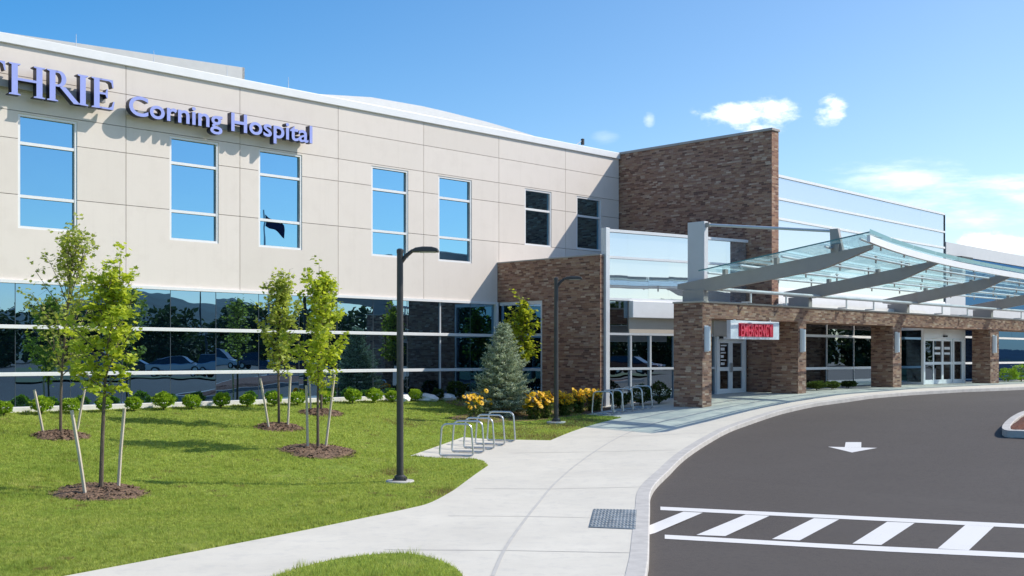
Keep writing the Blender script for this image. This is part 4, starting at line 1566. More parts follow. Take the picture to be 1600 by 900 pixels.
def leaves(pos, dirs, size, shape, rng, fold=.25, droop=0.5):
    """leaf outlines at pos pointing along dirs, returned (N,k,3)"""
    N = len(pos)
    d = dirs + rng.normal(0, .55, (N, 3))
    d[:, 2] -= droop * rng.random(N)
    d /= np.linalg.norm(d, axis=1)[:, None] + 1e-9
    up = np.tile(np.array([[0, 0, 1.0]]), (N, 1)) + rng.normal(0, .45, (N, 3))
    x = np.cross(d, up)
    x /= np.linalg.norm(x, axis=1)[:, None] + 1e-9
    n = np.cross(x, d)
    s = size * rng.uniform(.65, 1.25, N)
    k = len(shape)
    V = pos[:, None, :] + (shape[None, :, 0, None] * x[:, None, :] + shape[None, :, 1, None] * d[:, None, :] + (np.abs(shape[None, :, 0, None]) * fold - .12 * shape[None, :, 1, None] ** 2) * n[:, None, :]) * s[:, None, None]
    return V


def maple(loc, label, H, h0, rad, seed, nleaf, mat, leafsize=.105, name='maple_tree', skew=(0, 0), group='young staked maple trees', dens=1.0, trunk_r=.035):
    rng = np.random.default_rng(seed)
    o = thing(name, label, 'tree', loc, 0, group)
    tb = MB()
    ph = rng.random(2) * 6
    trunk = lambda z: np.array([.05 * math.sin(z * .9 + ph[0]) * z / H + skew[0] * (z / H) ** 2, .05 * math.sin(z * .8 + ph[1]) * z / H + skew[1] * (z / H) ** 2, z])
    zz = np.linspace(-.1, H * .93, 14)
    tb.tube([trunk(z) for z in zz], [trunk_r * (1 - .85 * max(0, z) / H) + .004 for z in zz], 8)
    tips, tdir = [], []
    nb = int(30 * dens)
    for i in range(nb):
        f = (i + rng.random() * .8) / nb
        z = h0 * .92 + (H * .95 - h0 * .92) * f
        az = i * 2.4 + rng.normal(0, .4)
        # fullest a third up, drawn to a point
        prof = (math.sin(PI * min(1, (f * .85 + .17))) ** .8) * (1 - .45 * f)
        L = rad * prof * rng.uniform(.7, 1.25) + .12
        el = R(38 + 30 * f) + rng.normal(0, .12)
        d = np.array([math.cos(az) * math.cos(el), math.sin(az) * math.cos(el), math.sin(el)])
        p = trunk(z)
        path = [p]
        seg = 5
        for s in range(seg):
            d = d + np.array([0, 0, .10]) + rng.normal(0, .1, 3)
            d /= np.linalg.norm(d)
            p = p + d * L / math.cos(el) / seg * .9
            path.append(p)
        tb.tube(path, [.013 * (1 - .8 * k / seg) + .002 for k in range(seg + 1)], 4, cap=False)
        for s in range(1, seg + 1):
            for q in range(3):
                sd = d * .5 + rng.normal(0, .6, 3)
                sd /= np.linalg.norm(sd)
                ln = rng.uniform(.08, .26) * (rad / .8)
                e = path[s] + sd * ln
                if q == 0:
                    tb.tube([path[s], (path[s] + e) / 2, e], [.004, .003, .002], 3, cap=False)
                for r in range(2):
                    tips.append(path[s] + sd * ln * rng.uniform(.3, 1.15))
                    tdir.append(sd)
    # leading shoot
    for k in range(14):
        tips.append(trunk(H * rng.uniform(.82, 1.0)))
        v_ = rng.normal(0, 1, 3)
        tdir.append(v_ / np.linalg.norm(v_))
    tips, tdir = np.array(tips), np.array(tdir)
    idx = rng.integers(0, len(tips), nleaf)
    # clumps: some shoots carry more leaves than others
    wgt = rng.random(len(tips)) ** 3.2
    idx = rng.choice(len(tips), nleaf, p=wgt / wgt.sum())
    pos = tips[idx] + rng.normal(0, .055, (nleaf, 3))
    V = leaves(pos, tdir[idx], leafsize, LEAF, rng)
    ztop = np.percentile(V[:, :, 2], 99.6)
    zlow = h0 * .75
    kz = (H - zlow) / (ztop - zlow)
    V[:, :, 2] = np.where(V[:, :, 2] > zlow, zlow + (V[:, :, 2] - zlow) * kz, V[:, :, 2])
    tb.v = [(p[0], p[1], zlow + (p[2] - zlow) * kz if p[2] > zlow else p[2]) for p in tb.v]
    tb.build('trunk', MT['bark'], o, smooth=True)
    npmesh('crown', V, None, mat, o)
    return o


tA = G(158, 771)
tB = G(95, 682)
tC = G(436, 669)
tD = G(497, 706)
tE = W(27.7, 3.35)
tE.z = zg(tE.x, tE.y)
tF = G(502, 646)
HH = lambda p, yb, yt: (yb - yt) / 1800 * p.y
maple(tA, 'young maple nearest the camera, bright leaves turned right, two pale stakes', HH(tA, 771, 388), HH(tA, 771, 605), .88, 11, 2500, MT['leaf'], skew=(.32, 0), trunk_r=.042)
maple(tB, 'young maple with thin greyish crown at far left, behind the front tree', HH(tB, 682, 345), HH(tB, 682, 580), 1.08, 5, 2200, MT['leaf2'], skew=(.3, 0), leafsize=.092, dens=1.2)
maple(tC, 'slim dark green maple left of the denser maple, centre lawn', HH(tC, 669, 425), HH(tC, 669, 580), .68, 23, 2200, MT['leaf2'], leafsize=.10)
maple(tD, 'dense yellow green maple in a mulch ring, centre lawn', HH(tD, 706, 412), HH(tD, 706, 605), .82, 37, 2600, MT['leaf'], skew=(.1, 0), leafsize=.10)
maple(tE, 'small lime yellow maple rising behind the blue spruce', (642 - 458) / 1800 * tE.y, (642 - 560) / 1800 * tE.y, .56, 41, 1500, MT['leaf3'], leafsize=.12, skew=(.05, 0))
maple(tF, 'half hidden maple behind the dense maple on the centre lawn', 3.6, 1.7, .5, 51, 700, MT['leaf2'], leafsize=.10)


def mulch_ring(c, r, label, seed):
    rng = np.random.default_rng(seed)
    b = MB()
    n = 40
    rings = [(1.06, -.04), (1.0, .0), (.85, .05), (.6, .09), (.3, .12), (.06, .12)]
    ph = rng.random(4) * 6
    for k, (s, h) in enumerate(rings):
        for i in range(n):
            a = 2 * PI * i / n
            rr = r * s * (1 + .06 * math.sin(3 * a + ph[0]) + .04 * math.sin(7 * a + ph[1]))
            x, y = rr * math.cos(a), rr * math.sin(a)
            b.v.append((x, y, zg(c.x + x, c.y + y) - c.z + h + (rng.normal(0, .012) if k > 1 else 0)))
    for k in range(len(rings) - 1):
        for i in range(n):
            j = (i + 1) % n
            b.f.append((k * n + i, k * n + j, (k + 1) * n + j, (k + 1) * n + i))
            b.m.append(0)
    b.f.append(tuple((len(rings) - 1) * n + i for i in range(n)))
    b.m.append(0)
    # bark chips
    for q in range(420):
        a, rr = rng.random() * 2 * PI, r * math.sqrt(rng.random()) * 1.08
        x, y = rr * math.cos(a), rr * math.sin(a)
        f = rr / r
        h = np.interp(f, [.06, .3, .6, .85, 1.0, 1.1], [.12, .12, .09, .05, 0.01, 0])
        z = zg(c.x + x, c.y + y) - c.z + h + .008
        az, ln, wd = rng.random() * PI, rng.uniform(.02, .055), rng.uniform(.008, .018)
        dx, dy = math.cos(az) * ln, math.sin(az) * ln
        nx, ny = -math.sin(az) * wd, math.cos(az) * wd
        t = rng.normal(0, .012)
        b.add([(x - dx - nx, y - dy - ny, z - t), (x + dx - nx, y + dy - ny, z + t), (x + dx + nx, y + dy + ny, z + t + .01), (x - dx + nx, y - dy + ny, z - t + .008)], [(0, 1, 2, 3)])
    o = b.build('mulch_ring', MT['mulch'], loc=c)
    return tag(o, label, 'mulch ring', 'mulch rings round the young trees')


mulch_ring(tA, .84, 'brown mulch ring round the maple nearest the camera', 1)
mulch_ring(tB, .62, 'brown mulch ring round the thin maple at far left', 2)
mulch_ring(tC, .62, 'brown mulch ring round the slim maple left of the dense one', 3)
mulch_ring(tD, .92, 'brown mulch ring round the dense maple in the centre', 4)
mulch_ring(tF, .65, 'faint brown mulch ring behind the dense maple', 5)


def stake(base_px, top_px, label, r=.032):
    a = G(*base_px)
    a.z -= .06
    top = Vector(((top_px[0] - 800) / 1800 * a.y, a.y + random.uniform(-.05, .05), EYE + (558 - top_px[1]) / 1800 * a.y))
    rel = top - a
    b = MB()
    b.tube([(0, 0, -.12), rel * .5 + Vector((random.uniform(-.01, .01), 0, 0)), rel], [r, r * .97, r * .95], 7)
    o = b.build('tree_stake', MT['stake'], loc=a)
    return tag(o, label, 'tree stake', 'wooden stakes beside the young trees')


stake((136, 777), (112, 641), 'pale leaning stake left of the maple nearest the camera', .034)
stake((184, 768), (194, 638), 'pale stake right of the maple nearest the camera', .034)
stake((70, 677), (54, 609), 'thin leaning stake left of the far left maple')
stake((119, 672), (134, 605), 'thin leaning stake right of the far left maple')
stake((422, 671), (407, 591), 'leaning stake left of the slim maple on the centre lawn')
stake((449, 670), (454, 588), 'upright stake right of the slim maple on the centre lawn')
stake((481, 705), (479, 602), 'upright stake left of the dense maple on the centre lawn')
stake((507, 703), (523, 585), 'leaning stake right of the dense maple on the centre lawn')
stake((486, 645), (483, 580), 'stake of the half hidden maple behind the dense one', .028)


def spruce(loc, label, H, rad, seed):
    rng = np.random.default_rng(seed)
    o = thing('blue_spruce', label, 'tree', loc, 0)
    tb = MB()
    tb.tube([(0, 0, -.1), (0, 0, H * .5), (0, 0, H * .97)], [.06, .035, .006], 8)
    P, D, S = [], [], []
    z = .12
    while z < H * .98:
        f = z / H
        rr = rad * (1 - f) ** .72 * rng.uniform(.88, 1.1) + .04
        n = max(6, int(16 * (1 - f) + 6))
        for i in range(n):
            az = 2 * PI * (i + rng.random() * .8) / n + z * 7
            L = rr * rng.uniform(.72, 1.12)
            rise = .12 + .55 * f + rng.normal(0, .08)
            d = np.array([math.cos(az), math.sin(az), rise - .1])
            d /= np.linalg.norm(d)
            side = np.array([-math.sin(az), math.cos(az), 0])
            p0 = np.array([0, 0, z])
            tb.tube([p0, p0 + d * L * .5 + np.array([0, 0, -.02]), p0 + d * L], [.012, .008, .003], 3, cap=False)
            ns = max(4, int(L / .06))
            for s in range(ns):
                u = (s + .6) / ns
                if u < .25 and f < .8:
                    continue
                base = p0 + d * L * u + np.array([0, 0, -.05 * math.sin(PI * u)])
                for sg in (-1, 1, 0):
                    ln = (.26 * (1 - u) + .09) * rng.uniform(.7, 1.2) * (0.5 + .5 * rr / rad)
                    td = d * .75 + side * sg * .85 + np.array([0, 0, rng.normal(.08, .15)])
                    td /= np.linalg.norm(td)
                    m = max(3, int(ln / .03))
                    for q in range(m):
                        P.append(base + td * ln * (q + rng.random()) / m)
                        nd_ = td * .55 + rng.normal(0, .6, 3)
                        nd_ /= np.linalg.norm(nd_)
                        D.append(nd_)
        z += .16 * (1 - .4 * f) * rng.uniform(.8, 1.2)
    P, D = np.array(P), np.array(D)
    N = len(P)
    ln = rng.uniform(.05, .10, N)
    x = np.cross(D, rng.normal(0, 1, (N, 3)))
    x /= np.linalg.norm(x, axis=1)[:, None]
    wd = .014
    V = np.stack([P - x * wd, P + x * wd, P + D * ln[:, None]], axis=1)
    tb.build('trunk', MT['bark'], o, smooth=True)
    npmesh('crown', V, None, MT['spruce'], o)
    return o


sp_ = G(786, 647)
spruce(sp_, 'blue green spruce with a full conical crown beside yellow flowers', (647 - 507) / 1800 * sp_.y + .05, 1.16, 8)


def ball_shrub(rx, rz_, seed, n, mat, size=.05, stem=True):
    rng = np.random.default_rng(seed)
    v = rng.normal(0, 1, (n, 3))
    v /= np.linalg.norm(v, axis=1)[:, None]
    lump = 1 + .22 * np.sin(v[:, 0] * 5 + seed) * np.cos(v[:, 1] * 4 + seed * 2) + .08 * np.sin(v[:, 2] * 9)
    r = rng.uniform(.55, 1.0, n) ** .4 * lump
    pos = v * r[:, None] * np.array([rx, rx, rz_]) + np.array([0, 0, rz_ * 1.02 + .09])
    V = leaves(pos, v + np.array([0, 0, .4]), size, LEAF6, rng, droop=.1)
    return V


# round shrubs in a row along the ribbon glazing
SH = [(6, 631), (65, 631), (111, 629), (162, 626), (209, 628), (256, 624), (299, 624), (345, 623.5), (387, 620.5), (429, 619.5), (465, 617), (509, 618), (551, 614), (585, 613.5), (613, 613)]
protoshrub = []
SCR = [.88, 1.0, .95, .9, .93, 1.08, .98, .96, .93, .9, .98, .92, 1.1, 1.0, .9]
for i, (px, py) in enumerate(SH):
    r_ = (px - 800) / 1800
    wv = .62
    t_ = (30.618 - wv) * (1 + r_) / (1 - r_)
    q = W(t_, wv)
    q.z = zg(q.x, q.y)
    lab = 'round green boxwood shrub by the glass wall, %s' % ('at the left edge of the photo' if i == 0 else (NTH[i] + ' from the left edge'))
    if i == 14:
        lab = 'round green boxwood shrub by the glass wall, right behind the big lamp post'
    if i == 13:
        lab = 'round green boxwood shrub by the glass wall, just left of the big lamp post'
    if i < 4:
        o = thing('boxwood_shrub', lab, 'shrub', q, i * 1.3, 'round boxwood shrubs along the glass wall')
        npmesh('foliage', ball_shrub(.225 + .02 * (i % 3), .15 + .02 * (i % 2), 60 + i, 1300, MT['box'], .05), None, MT['box'], o)
        MB().tube([(0, 0, -.05), (.01, 0, .14)], [.02, .015], 6).tube([(0, 0, .02), (.08, .03, .18)], [.012, .008], 5).tube([(0, 0, .02), (-.07, -.04, .18)], [.012, .008], 5).build('stem', MT['hedge_stem'], o)
        protoshrub.append(o)
    else:
        o = clone(protoshrub[i % 4], q, i * 2.1, lab)
    o.scale = (SCR[i] * 1.0,) * 3
# shrubs right of the lamp post; wall shade put into darker leaf colour
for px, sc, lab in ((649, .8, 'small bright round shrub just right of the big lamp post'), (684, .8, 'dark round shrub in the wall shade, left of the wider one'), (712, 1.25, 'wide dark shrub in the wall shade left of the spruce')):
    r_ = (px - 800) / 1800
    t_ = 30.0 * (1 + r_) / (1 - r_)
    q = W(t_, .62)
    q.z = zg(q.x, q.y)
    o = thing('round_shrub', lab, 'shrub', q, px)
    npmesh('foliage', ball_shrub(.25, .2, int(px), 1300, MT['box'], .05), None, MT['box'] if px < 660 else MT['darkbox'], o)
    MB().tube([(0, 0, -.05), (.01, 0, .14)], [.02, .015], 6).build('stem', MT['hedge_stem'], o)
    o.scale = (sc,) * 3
# pale stones in the strip by the shrubs
for k, (px, lab) in enumerate(((628, 'pale boulder left of the small bright shrub'), (667, 'pale boulder right of the small bright shrub'), (697, 'pale boulder between the two dark shrubs'), (735, 'pale boulder between the wide dark shrub and the yellow flowers'))):
    r_ = (px - 800) / 1800
    q = W(30.0 * (1 + r_) / (1 - r_), .5)
    q.z = zg(q.x, q.y)
    bmx = bmesh.new()
    bmesh.ops.create_icosphere(bmx, subdivisions=3, radius=1)
    for v_ in bmx.verts:
        n_ = mnoise.noise(v_.co * 1.7 + Vector((k * 7.1, 0, 0)))
        v_.co = Vector((v_.co.x * .42, v_.co.y * .3, v_.co.z * .17)) * (1 + .35 * n_)
    me = bpy.data.meshes.new('boulder')
    bmx.to_mesh(me)
    bmx.free()
    me.materials.append(MT['foundation'])
    o = bpy.data.objects.new('boulder', me)
    C.objects.link(o)
    o.location = q + Vector((0, 0, .06))
    tag(o, lab, 'boulder', 'pale boulders by the glass wall')


# yellow coneflowers
def flower_clump(seed, n_fl, spread, ht, pet, name='yellow_flowers'):
    rng = np.random.default_rng(seed)
    st = MB()
    P, D = [], []
    heads = []
    for i in range(n_fl):
        a, r = rng.random() * 6.28, spread * math.sqrt(rng.random())
        base = np.array([.5 * r * math.cos(a), .5 * r * math.sin(a), -.03])
        h = ht * rng.uniform(.55, 1.12)
        tip = np.array([r * math.cos(a), r * math.sin(a), h])
        st.tube([base, (base + tip) / 2 + rng.normal(0, .015, 3), tip], [.006, .005, .004], 4, cap=False)
        heads.append(tip)
        for q in range(9):
            u = rng.uniform(.05, .85)
            P.append(base + (tip - base) * u)
            v = rng.normal(0, 1, 3)
            v[2] = abs(v[2]) * .5
            D.append(v / np.linalg.norm(v))
    V1 = leaves(np.array(P), np.array(D), .13, np.array([(0, 0), (.18, .3), (.15, .7), (0, 1.0), (-.15, .7), (-.18, .3)]), rng)
    pts = []
    for h in heads:
        m = np.array([.45, -.5, .75]) + rng.normal(0, .3, 3)
        m /= np.linalg.norm(m)
        e1 = np.cross(m, [0, 0, 1.0])
        e1 /= np.linalg.norm(e1)
        e2 = np.cross(m, e1)
        k = 10
        s = rng.uniform(.075, .115)
        for j in range(k):
            a = 2 * PI * j / k
            dv = e1 * math.cos(a) + e2 * math.sin(a) - m * .22
            sd = (-e1 * math.sin(a) + e2 * math.cos(a)) * .36
            pts.append([h, h + (dv * .45 + sd) * s, h + dv * s, h + (dv * .45 - sd) * s])
    return st, V1, np.array(pts), heads


FL = [(741, 4.6, 'yellow flower clump left of the blue spruce', 16), (754, 4.0, 'smaller yellow flower clump touching the left side of the spruce', 9),
      (834, 5.25, 'yellow flower clump touching the right side of the spruce', 36), (851, 5.35, 'yellow flower clump just left of the far lamp post', 34),
      (882, 5.4, 'big yellow flower clump just right of the far lamp post', 46), (902, 5.4, 'yellow flower clump in the middle of the low brick wall bed', 40),
      (927, 5.5, 'yellow flower clump closest to the far bike hoops', 42)]
for k, (px, wv, lab, nf) in enumerate(FL):
    r_ = (px - 800) / 1800
    t_ = (30.618 - wv) * (1 + r_) / (1 - r_)
    q = W(t_, wv)
    q.z = zg(q.x, q.y)
    ht = 2.6 + (558 - 604) / 1800 * q.y - q.z
    o = thing('yellow_flowers', lab, 'flowers', q, 0, 'yellow flower clumps by the brick wall')
    st, V1, pet, heads = flower_clump(70 + k, nf, .32, max(.42, min(.74, ht * .8)), None)
    st.build('stem', MT['stalk'], o)
    npmesh('leaf', V1, None, MT['stalk'], o)
    npmesh('petal', pet, None, MT['petal'], o)
    cb = MB()
    for h in heads:
        cb.lathe([(.016, -.006), (.018, .006), (.008, .02)], 6, tuple(h))
    cb.build('flower_centre', MT['hedge_stem'], o)
# mulch bed below the flowers
bed = drape('planting_bed', [XY(W(29.78, .3)), XY(W(29.78, 5.9)), XY(W(28.4, 5.95)), XY(W(26.9, 5.75)), XY(W(25.6, 5.4)), XY(W(24.6, 5.3)), XY(W(23.6, 4.9)), XY(W(23.8, 4.0)), XY(W(25.9, 3.2)), XY(W(26.3, 1.0)), XY(W(27.5, .3))], .012, MT['mulch'])


def low_plants(px, wv, rx, rz_, lab, mat, seed, n=1400, flowers=0, size=.06, kindname='low_shrub', group=None):
    r_ = (px - 800) / 1800
    t_ = (30.618 - wv) * (1 + r_) / (1 - r_)
    q = W(t_, wv)
    q.z = zg(q.x, q.y)
    o = thing(kindname, lab, 'shrub', q, 0, group)
    npmesh('foliage', ball_shrub(rx, rz_, seed, n, mat, size), None, mat, o)
    if flowers:
        rng = np.random.default_rng(seed)
        pts = []
        for _ in range(flowers):
            a, u = rng.random() * 6.28, rng.random()
            h = np.array([rx * .9 * math.cos(a) * math.sqrt(u), rx * .9 * math.sin(a) * math.sqrt(u), rz_ * 2.0 + rng.uniform(-.1, .1)])
            for j in range(6):
                b_ = 2 * PI * j / 6
                dv = np.array([math.cos(b_), math.sin(b_), .2])
                sd = np.array([-math.sin(b_), math.cos(b_), 0]) * .4
                pts.append([h, h + (dv * .5 + sd) * .07, h + dv * .07, h + (dv * .5 - sd) * .07])
        npmesh('flower', np.array(pts), None, MT['wpetal'], o)
    MB().tube([(0, 0, -.05), (0, 0, rz_)], [.025, .015], 6).build('stem', MT['hedge_stem'], o)
    return o


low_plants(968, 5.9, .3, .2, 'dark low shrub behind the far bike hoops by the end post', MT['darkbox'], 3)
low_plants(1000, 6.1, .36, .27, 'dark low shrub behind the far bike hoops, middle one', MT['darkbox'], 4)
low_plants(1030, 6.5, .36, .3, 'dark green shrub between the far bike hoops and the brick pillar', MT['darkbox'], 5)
low_plants(1276, 7.7, .34, .11, 'low green plant just right of the second brick pillar', MT['stalk'], 6)
low_plants(1300, 7.7, .32, .09, 'low green plant under the window, left of centre', MT['stalk'], 7)
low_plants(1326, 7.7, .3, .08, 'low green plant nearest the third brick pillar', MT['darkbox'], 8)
low_plants(1575, 8.0, .5, .26, 'green plant right of the last brick pillar', MT['box'], 9)
low_plants(1596, 8.2, .55, .34, 'white flowering plant at the right edge by the last pillar', MT['box'], 10, flowers=60)


# grass blades: denser where the lawn is near
def inside(poly):
    xs = np.array([p.x for p in poly])
    ys = np.array([p.y for p in poly])

    def f(px, py):
        c = np.zeros(len(px), bool)
        j = len(xs) - 1
        for i in range(len(xs)):
            cond = ((ys[i] > py) != (ys[j] > py)) & (px < (xs[j] - xs[i]) * (py - ys[i]) / (ys[j] - ys[i] + 1e-12) + xs[i])
            c ^= cond
            j = i
        return c
    return f


PTX = np.array([a for a, b_ in PT])
PTZ = np.array([b_ for a, b_ in PT])


def zg_np(x, y):
    t, w = (x + y) / S2, (x - y + 43.3) / S2
    a = -1.43 - .112 * np.maximum(w, 0)
    b_ = np.interp(t, PTX, PTZ)
    k = .12
    h = np.clip(.5 + .5 * (a - b_) / k, 0, 1)
    return EYE + b_ + (a - b_) * h + k * h * (1 - h)


def grow(poly, n, seed, parent_name, lift=0.0, hmul=1.0, dry_spots=()):
    rng = np.random.default_rng(seed)
    X, Y = [], []
    got = 0
    ins = inside(poly)
    while got < n:
        # uniform in 1/distance: keeps the visual density even
        m = 400000
        inv = rng.uniform(1 / 45.0, 1 / 9.0, m)
        yy = 1 / inv
        xx = rng.uniform(-.50, .12, m) * yy
        k = ins(xx, yy) & (rng.random(m) < np.clip(yy / 14, .25, 1))
        X.append(xx[k])
        Y.append(yy[k])
        got += k.sum()
    x, y = np.concatenate(X)[:n], np.concatenate(Y)[:n]
    z = zg_np(x, y) + lift - .004
    # tufts
    fld = np.sin(x * 2.1 + 1.3 * np.sin(y * 1.7)) * np.cos(y * 1.9 + np.sin(x * 1.3))
    h = rng.uniform(.022, .055, n) * (1 + .25 * fld) * hmul
    wd = np.maximum(.0035, .00032 * y) * rng.uniform(.7, 1.3, n)
    az = rng.uniform(0, 2 * PI, n)
    lean = rng.uniform(.1, .9, n) * h
    la = rng.uniform(0, 2 * PI, n)
    base = np.stack([x, y, z], 1)
    sx = np.stack([np.cos(az) * wd, np.sin(az) * wd, np.zeros(n)], 1)
    tip = base + np.stack([np.cos(la) * lean, np.sin(la) * lean, h], 1)
    V = np.stack([base - sx, base + sx, tip], 1)
    # taller darker tufts and thin spots
    cellx, celly = np.floor(x / .35).astype(int), np.floor(y / .35).astype(int)
    hsh = (np.sin(cellx * 12.9898 + celly * 78.233) * 43758.5453) % 1.0
    hsh2 = (np.sin(np.floor(x / 1.1) * 39.3 + np.floor(y / 1.1) * 11.7) * 9631.7) % 1.0
    cxp, cyp = (x / .35) % 1 - .5, (y / .35) % 1 - .5
    near = np.hypot(cxp, cyp) < .42 * rng.uniform(.5, 1.1, n)
    V[:, 2, :] += np.where((hsh > .86) & near, 1.0, 0.0)[:, None] * np.stack([np.zeros(n), np.zeros(n), h * .9], 1)
    mi = np.zeros(n, int)
    mi[(hsh < .03) & near & (rng.random(n) < .7)] = 1
    for (dx, dy, dr) in dry_spots:
        d = np.hypot(x - dx, (y - dy) * .7)
        mi[(d < dr * rng.uniform(.4, 1.2, n)) & (rng.random(n) < .75)] = 1
    mi[rng.random(n) < .02] = 1
    o = npmesh('grass', V, None, [MT['grass'], MT['dry']], mi=mi)
    o['kind'] = 'stuff'
    tag(o, 'short mown grass of the %s' % parent_name, 'grass')
    return o


dry = [(lp2.x + d, lp2.y + e, r) for d, e, r in ((.3, -.6, .9), (-1.0, -1.2, .6), (.9, .2, .6))]
q = G(800, 680)
dry += [(q.x, q.y, .7), (G(640, 660).x, G(640, 660).y, .7), (G(850, 684).x, G(850, 684).y, .8), (G(700, 770).x, G(700, 770).y, .45), (G(620, 738).x, G(620, 738).y, .5)]
grow(lawn_poly, 520000, 3, 'main lawn', dry_spots=dry)
grow(isl + [Vector((isl[-1].x - 0.6, isl[-1].y - 4)), Vector((isl[0].x - 1.5, isl[0].y - 4))], 60000, 5, 'lawn tongue at the bottom of the photo', .018, 1.3)

# ------------------------------------------------------------------ beyond the photograph: what the glass mirrors
CARCOL = [(0.55, 0.56, 0.58), (0.03, 0.05, 0.10), (0.60, 0.60, 0.60), (0.10, 0.02, 0.02), (0.04, 0.04, 0.045), (0.22, 0.26, 0.3)]


def car(loc, rz, col, label, suv=False):
    o = thing('parked_car', label, 'car', loc, rz, 'parked cars mirrored in the ribbon glazing')
    pm = simple('car_paint', col, .25, metal=.3, var=.02)
    hb = .95 if not suv else 1.05
    H = 1.45 if not suv else 1.72
    prof = [(-2.25, .35), (-2.3, .7), (-2.2, hb), (-1.2, hb + .03), (1.0, hb - .02), (2.05, hb - .18), (2.28, .6), (2.22, .32)]
    body = MB().prism([(x, z) for x, z in prof], 1, -.88, .88).build('body', pm, o, bevel=.07)
    ca = MB()
    lo = [(-1.95, hb), (-1.35, H), (.25, H), (1.15, hb)] if not suv else [(-2.15, hb), (-1.9, H), (.35, H), (1.15, hb)]
    n = len(lo)
    va = [(x, -.80 if z < H else -.64, z) for x, z in lo] + [(x, .80 if z < H else .64, z) for x, z in lo]
    ca.add(va, [tuple(range(n)), tuple(range(2 * n - 1, n - 1, -1))] + [(i, n + i, n + (i + 1) % n, (i + 1) % n) for i in range(n)])
    ca.build('window', MT['cglass'], o, bevel=.02)
    MB().box(lo[1][0] + .02, lo[2][0] - .02, -.63, .63, H + .001, H + .04).build('roof', pm, o, bevel=.02)
    for sx in (-1.4, 1.4):
        for sy in (-1, 1):
            wl = MB()
            pth = [(sx, sy * .72, .33), (sx, sy * .92, .33)]
            wl.tube(pth, .33, 18)
            w_ = wl.build('wheel', MT['tyre'], o)
            MB().tube([(sx, sy * .921, .33), (sx, sy * .93, .33)], .2, 14).build('rim', MT['rim'], w_)
    for sy in (-.6, .6):
        MB().box(2.2, 2.29, sy - .2, sy + .2, .62, .76).build('headlight', MT['lens'], o)
        MB().box(-2.31, -2.24, sy - .15, sy + .15, .68, .82).build('tail_light', MT['red'], o)


car((60.5, 17.0, 1.28), R(100), CARCOL[0], 'silver hatchback mirrored right of the front trees', True)
car((60.5, 20.8, 1.28), R(97), CARCOL[1], 'dark blue car mirrored beside the silver one')
car((61.0, 13.2, 1.28), R(95), CARCOL[2], 'white car mirrored in the glazing')
car((61.5, 9.6, 1.28), R(92), CARCOL[4], 'black car mirrored in the glazing')
car((61.5, 5.9, 1.28), R(93), CARCOL[5], 'grey blue suv mirrored behind the front trees', True)
car((60.0, 24.8, 1.28), R(98), CARCOL[3], 'dark red car mirrored in the glazing')
lamp_post((68.7, 13.3, 1.28), 'tall lamp post mirrored in the ribbon glazing', H=8.2, group=None)
drape('verge', [Vector((36, -18)), Vector((53, -18)), Vector((53, 30)), Vector((44, 30))], ROADDZ + .12, MT['field'])
# flag pole seen in the third window
fp = thing('flag_pole', 'flag pole with dark blue flag mirrored in a first floor window', 'flag pole', (26.2, 28.6, zg(26.2, 28.6) + ROADDZ), 0)
MB().tube([(0, 0, -.1), (0, 0, 10.2)], [.07, .035], 10).build('pole', MT['alu'], fp, smooth=True)
fl = MB()
nx, ny = 14, 8
for i in range(nx + 1):
    for j in range(ny + 1):
        u, v_ = i / nx, j / ny
        fl.v.append((.04 + .03 * math.sin(u * 6), .05 + u * 1.1, 9.95 - .8 * v_ - .75 * u - .08 * math.sin(u * 7 + v_)))
for i in range(nx):
    for j in range(ny):
        a = i * (ny + 1) + j
        fl.f.append((a, a + 1, a + ny + 2, a + ny + 1))
        fl.m.append(0)
fl.build('flag', MT['flagblue'], fp)

# wooded edge and hills across the car park
rng = np.random.default_rng(77)
P, D = [], []
for k in range(230):
    if k < 140:
        yy = -95 + k * 1.35 + rng.normal(0, 1)
        xx = 104 + rng.uniform(-5, 14)
    else:
        xx = -70 + (k - 140) * 2.0 + rng.normal(0, 1)
        yy = -72 + rng.uniform(-8, 5)
    hgt = rng.uniform(4.5, 8.6)
    r = rng.uniform(2.2, 3.8)
    n = 600
    v = rng.normal(0, 1, (n, 3))
    v /= np.linalg.norm(v, axis=1)[:, None]
    pos = np.array([xx, yy, 1.2 + hgt * .52]) + v * np.array([r, r, hgt * .5]) * rng.uniform(.7, 1.05, n)[:, None]
    P.append(pos)
    D.append(v)
P, D = np.concatenate(P), np.concatenate(D)
V = leaves(P, D, .62, LEAF6, rng)
wd_ = npmesh('far_wood', V, None, MT['wood'])
tag(wd_, 'dark tree belt beyond the car park, mirrored in the glazing', 'wood', kind='stuff')
hb = MB()
NXH, NYH = 24, 40
for i in range(NXH + 1):
    for j in range(NYH + 1):
        x = 700 + 1500 * i / NXH
        y = -1500 + 2300 * j / NYH
        f = math.sin(PI * i / NXH) ** 1.2
        h = f * (18 + 62 * math.exp(-((y + 400) / 170) ** 2) + 18 * mnoise.noise(Vector((x * .0022, y * .0022, 0))) + 8 * mnoise.noise(Vector((x * .006, y * .006, 3))))
        hb.v.append((x, y, h - 5))
for i in range(NXH):
    for j in range(NYH):
        a = i * (NYH + 1) + j
        hb.f.append((a, a + NYH + 1, a + NYH + 2, a + 1))
        hb.m.append(0)
ho = hb.build('hills', simple('wooded_hill', (0.05, 0.09, 0.09), .95, var=.4, scale=.02), smooth=True)
tag(ho, kind='structure')

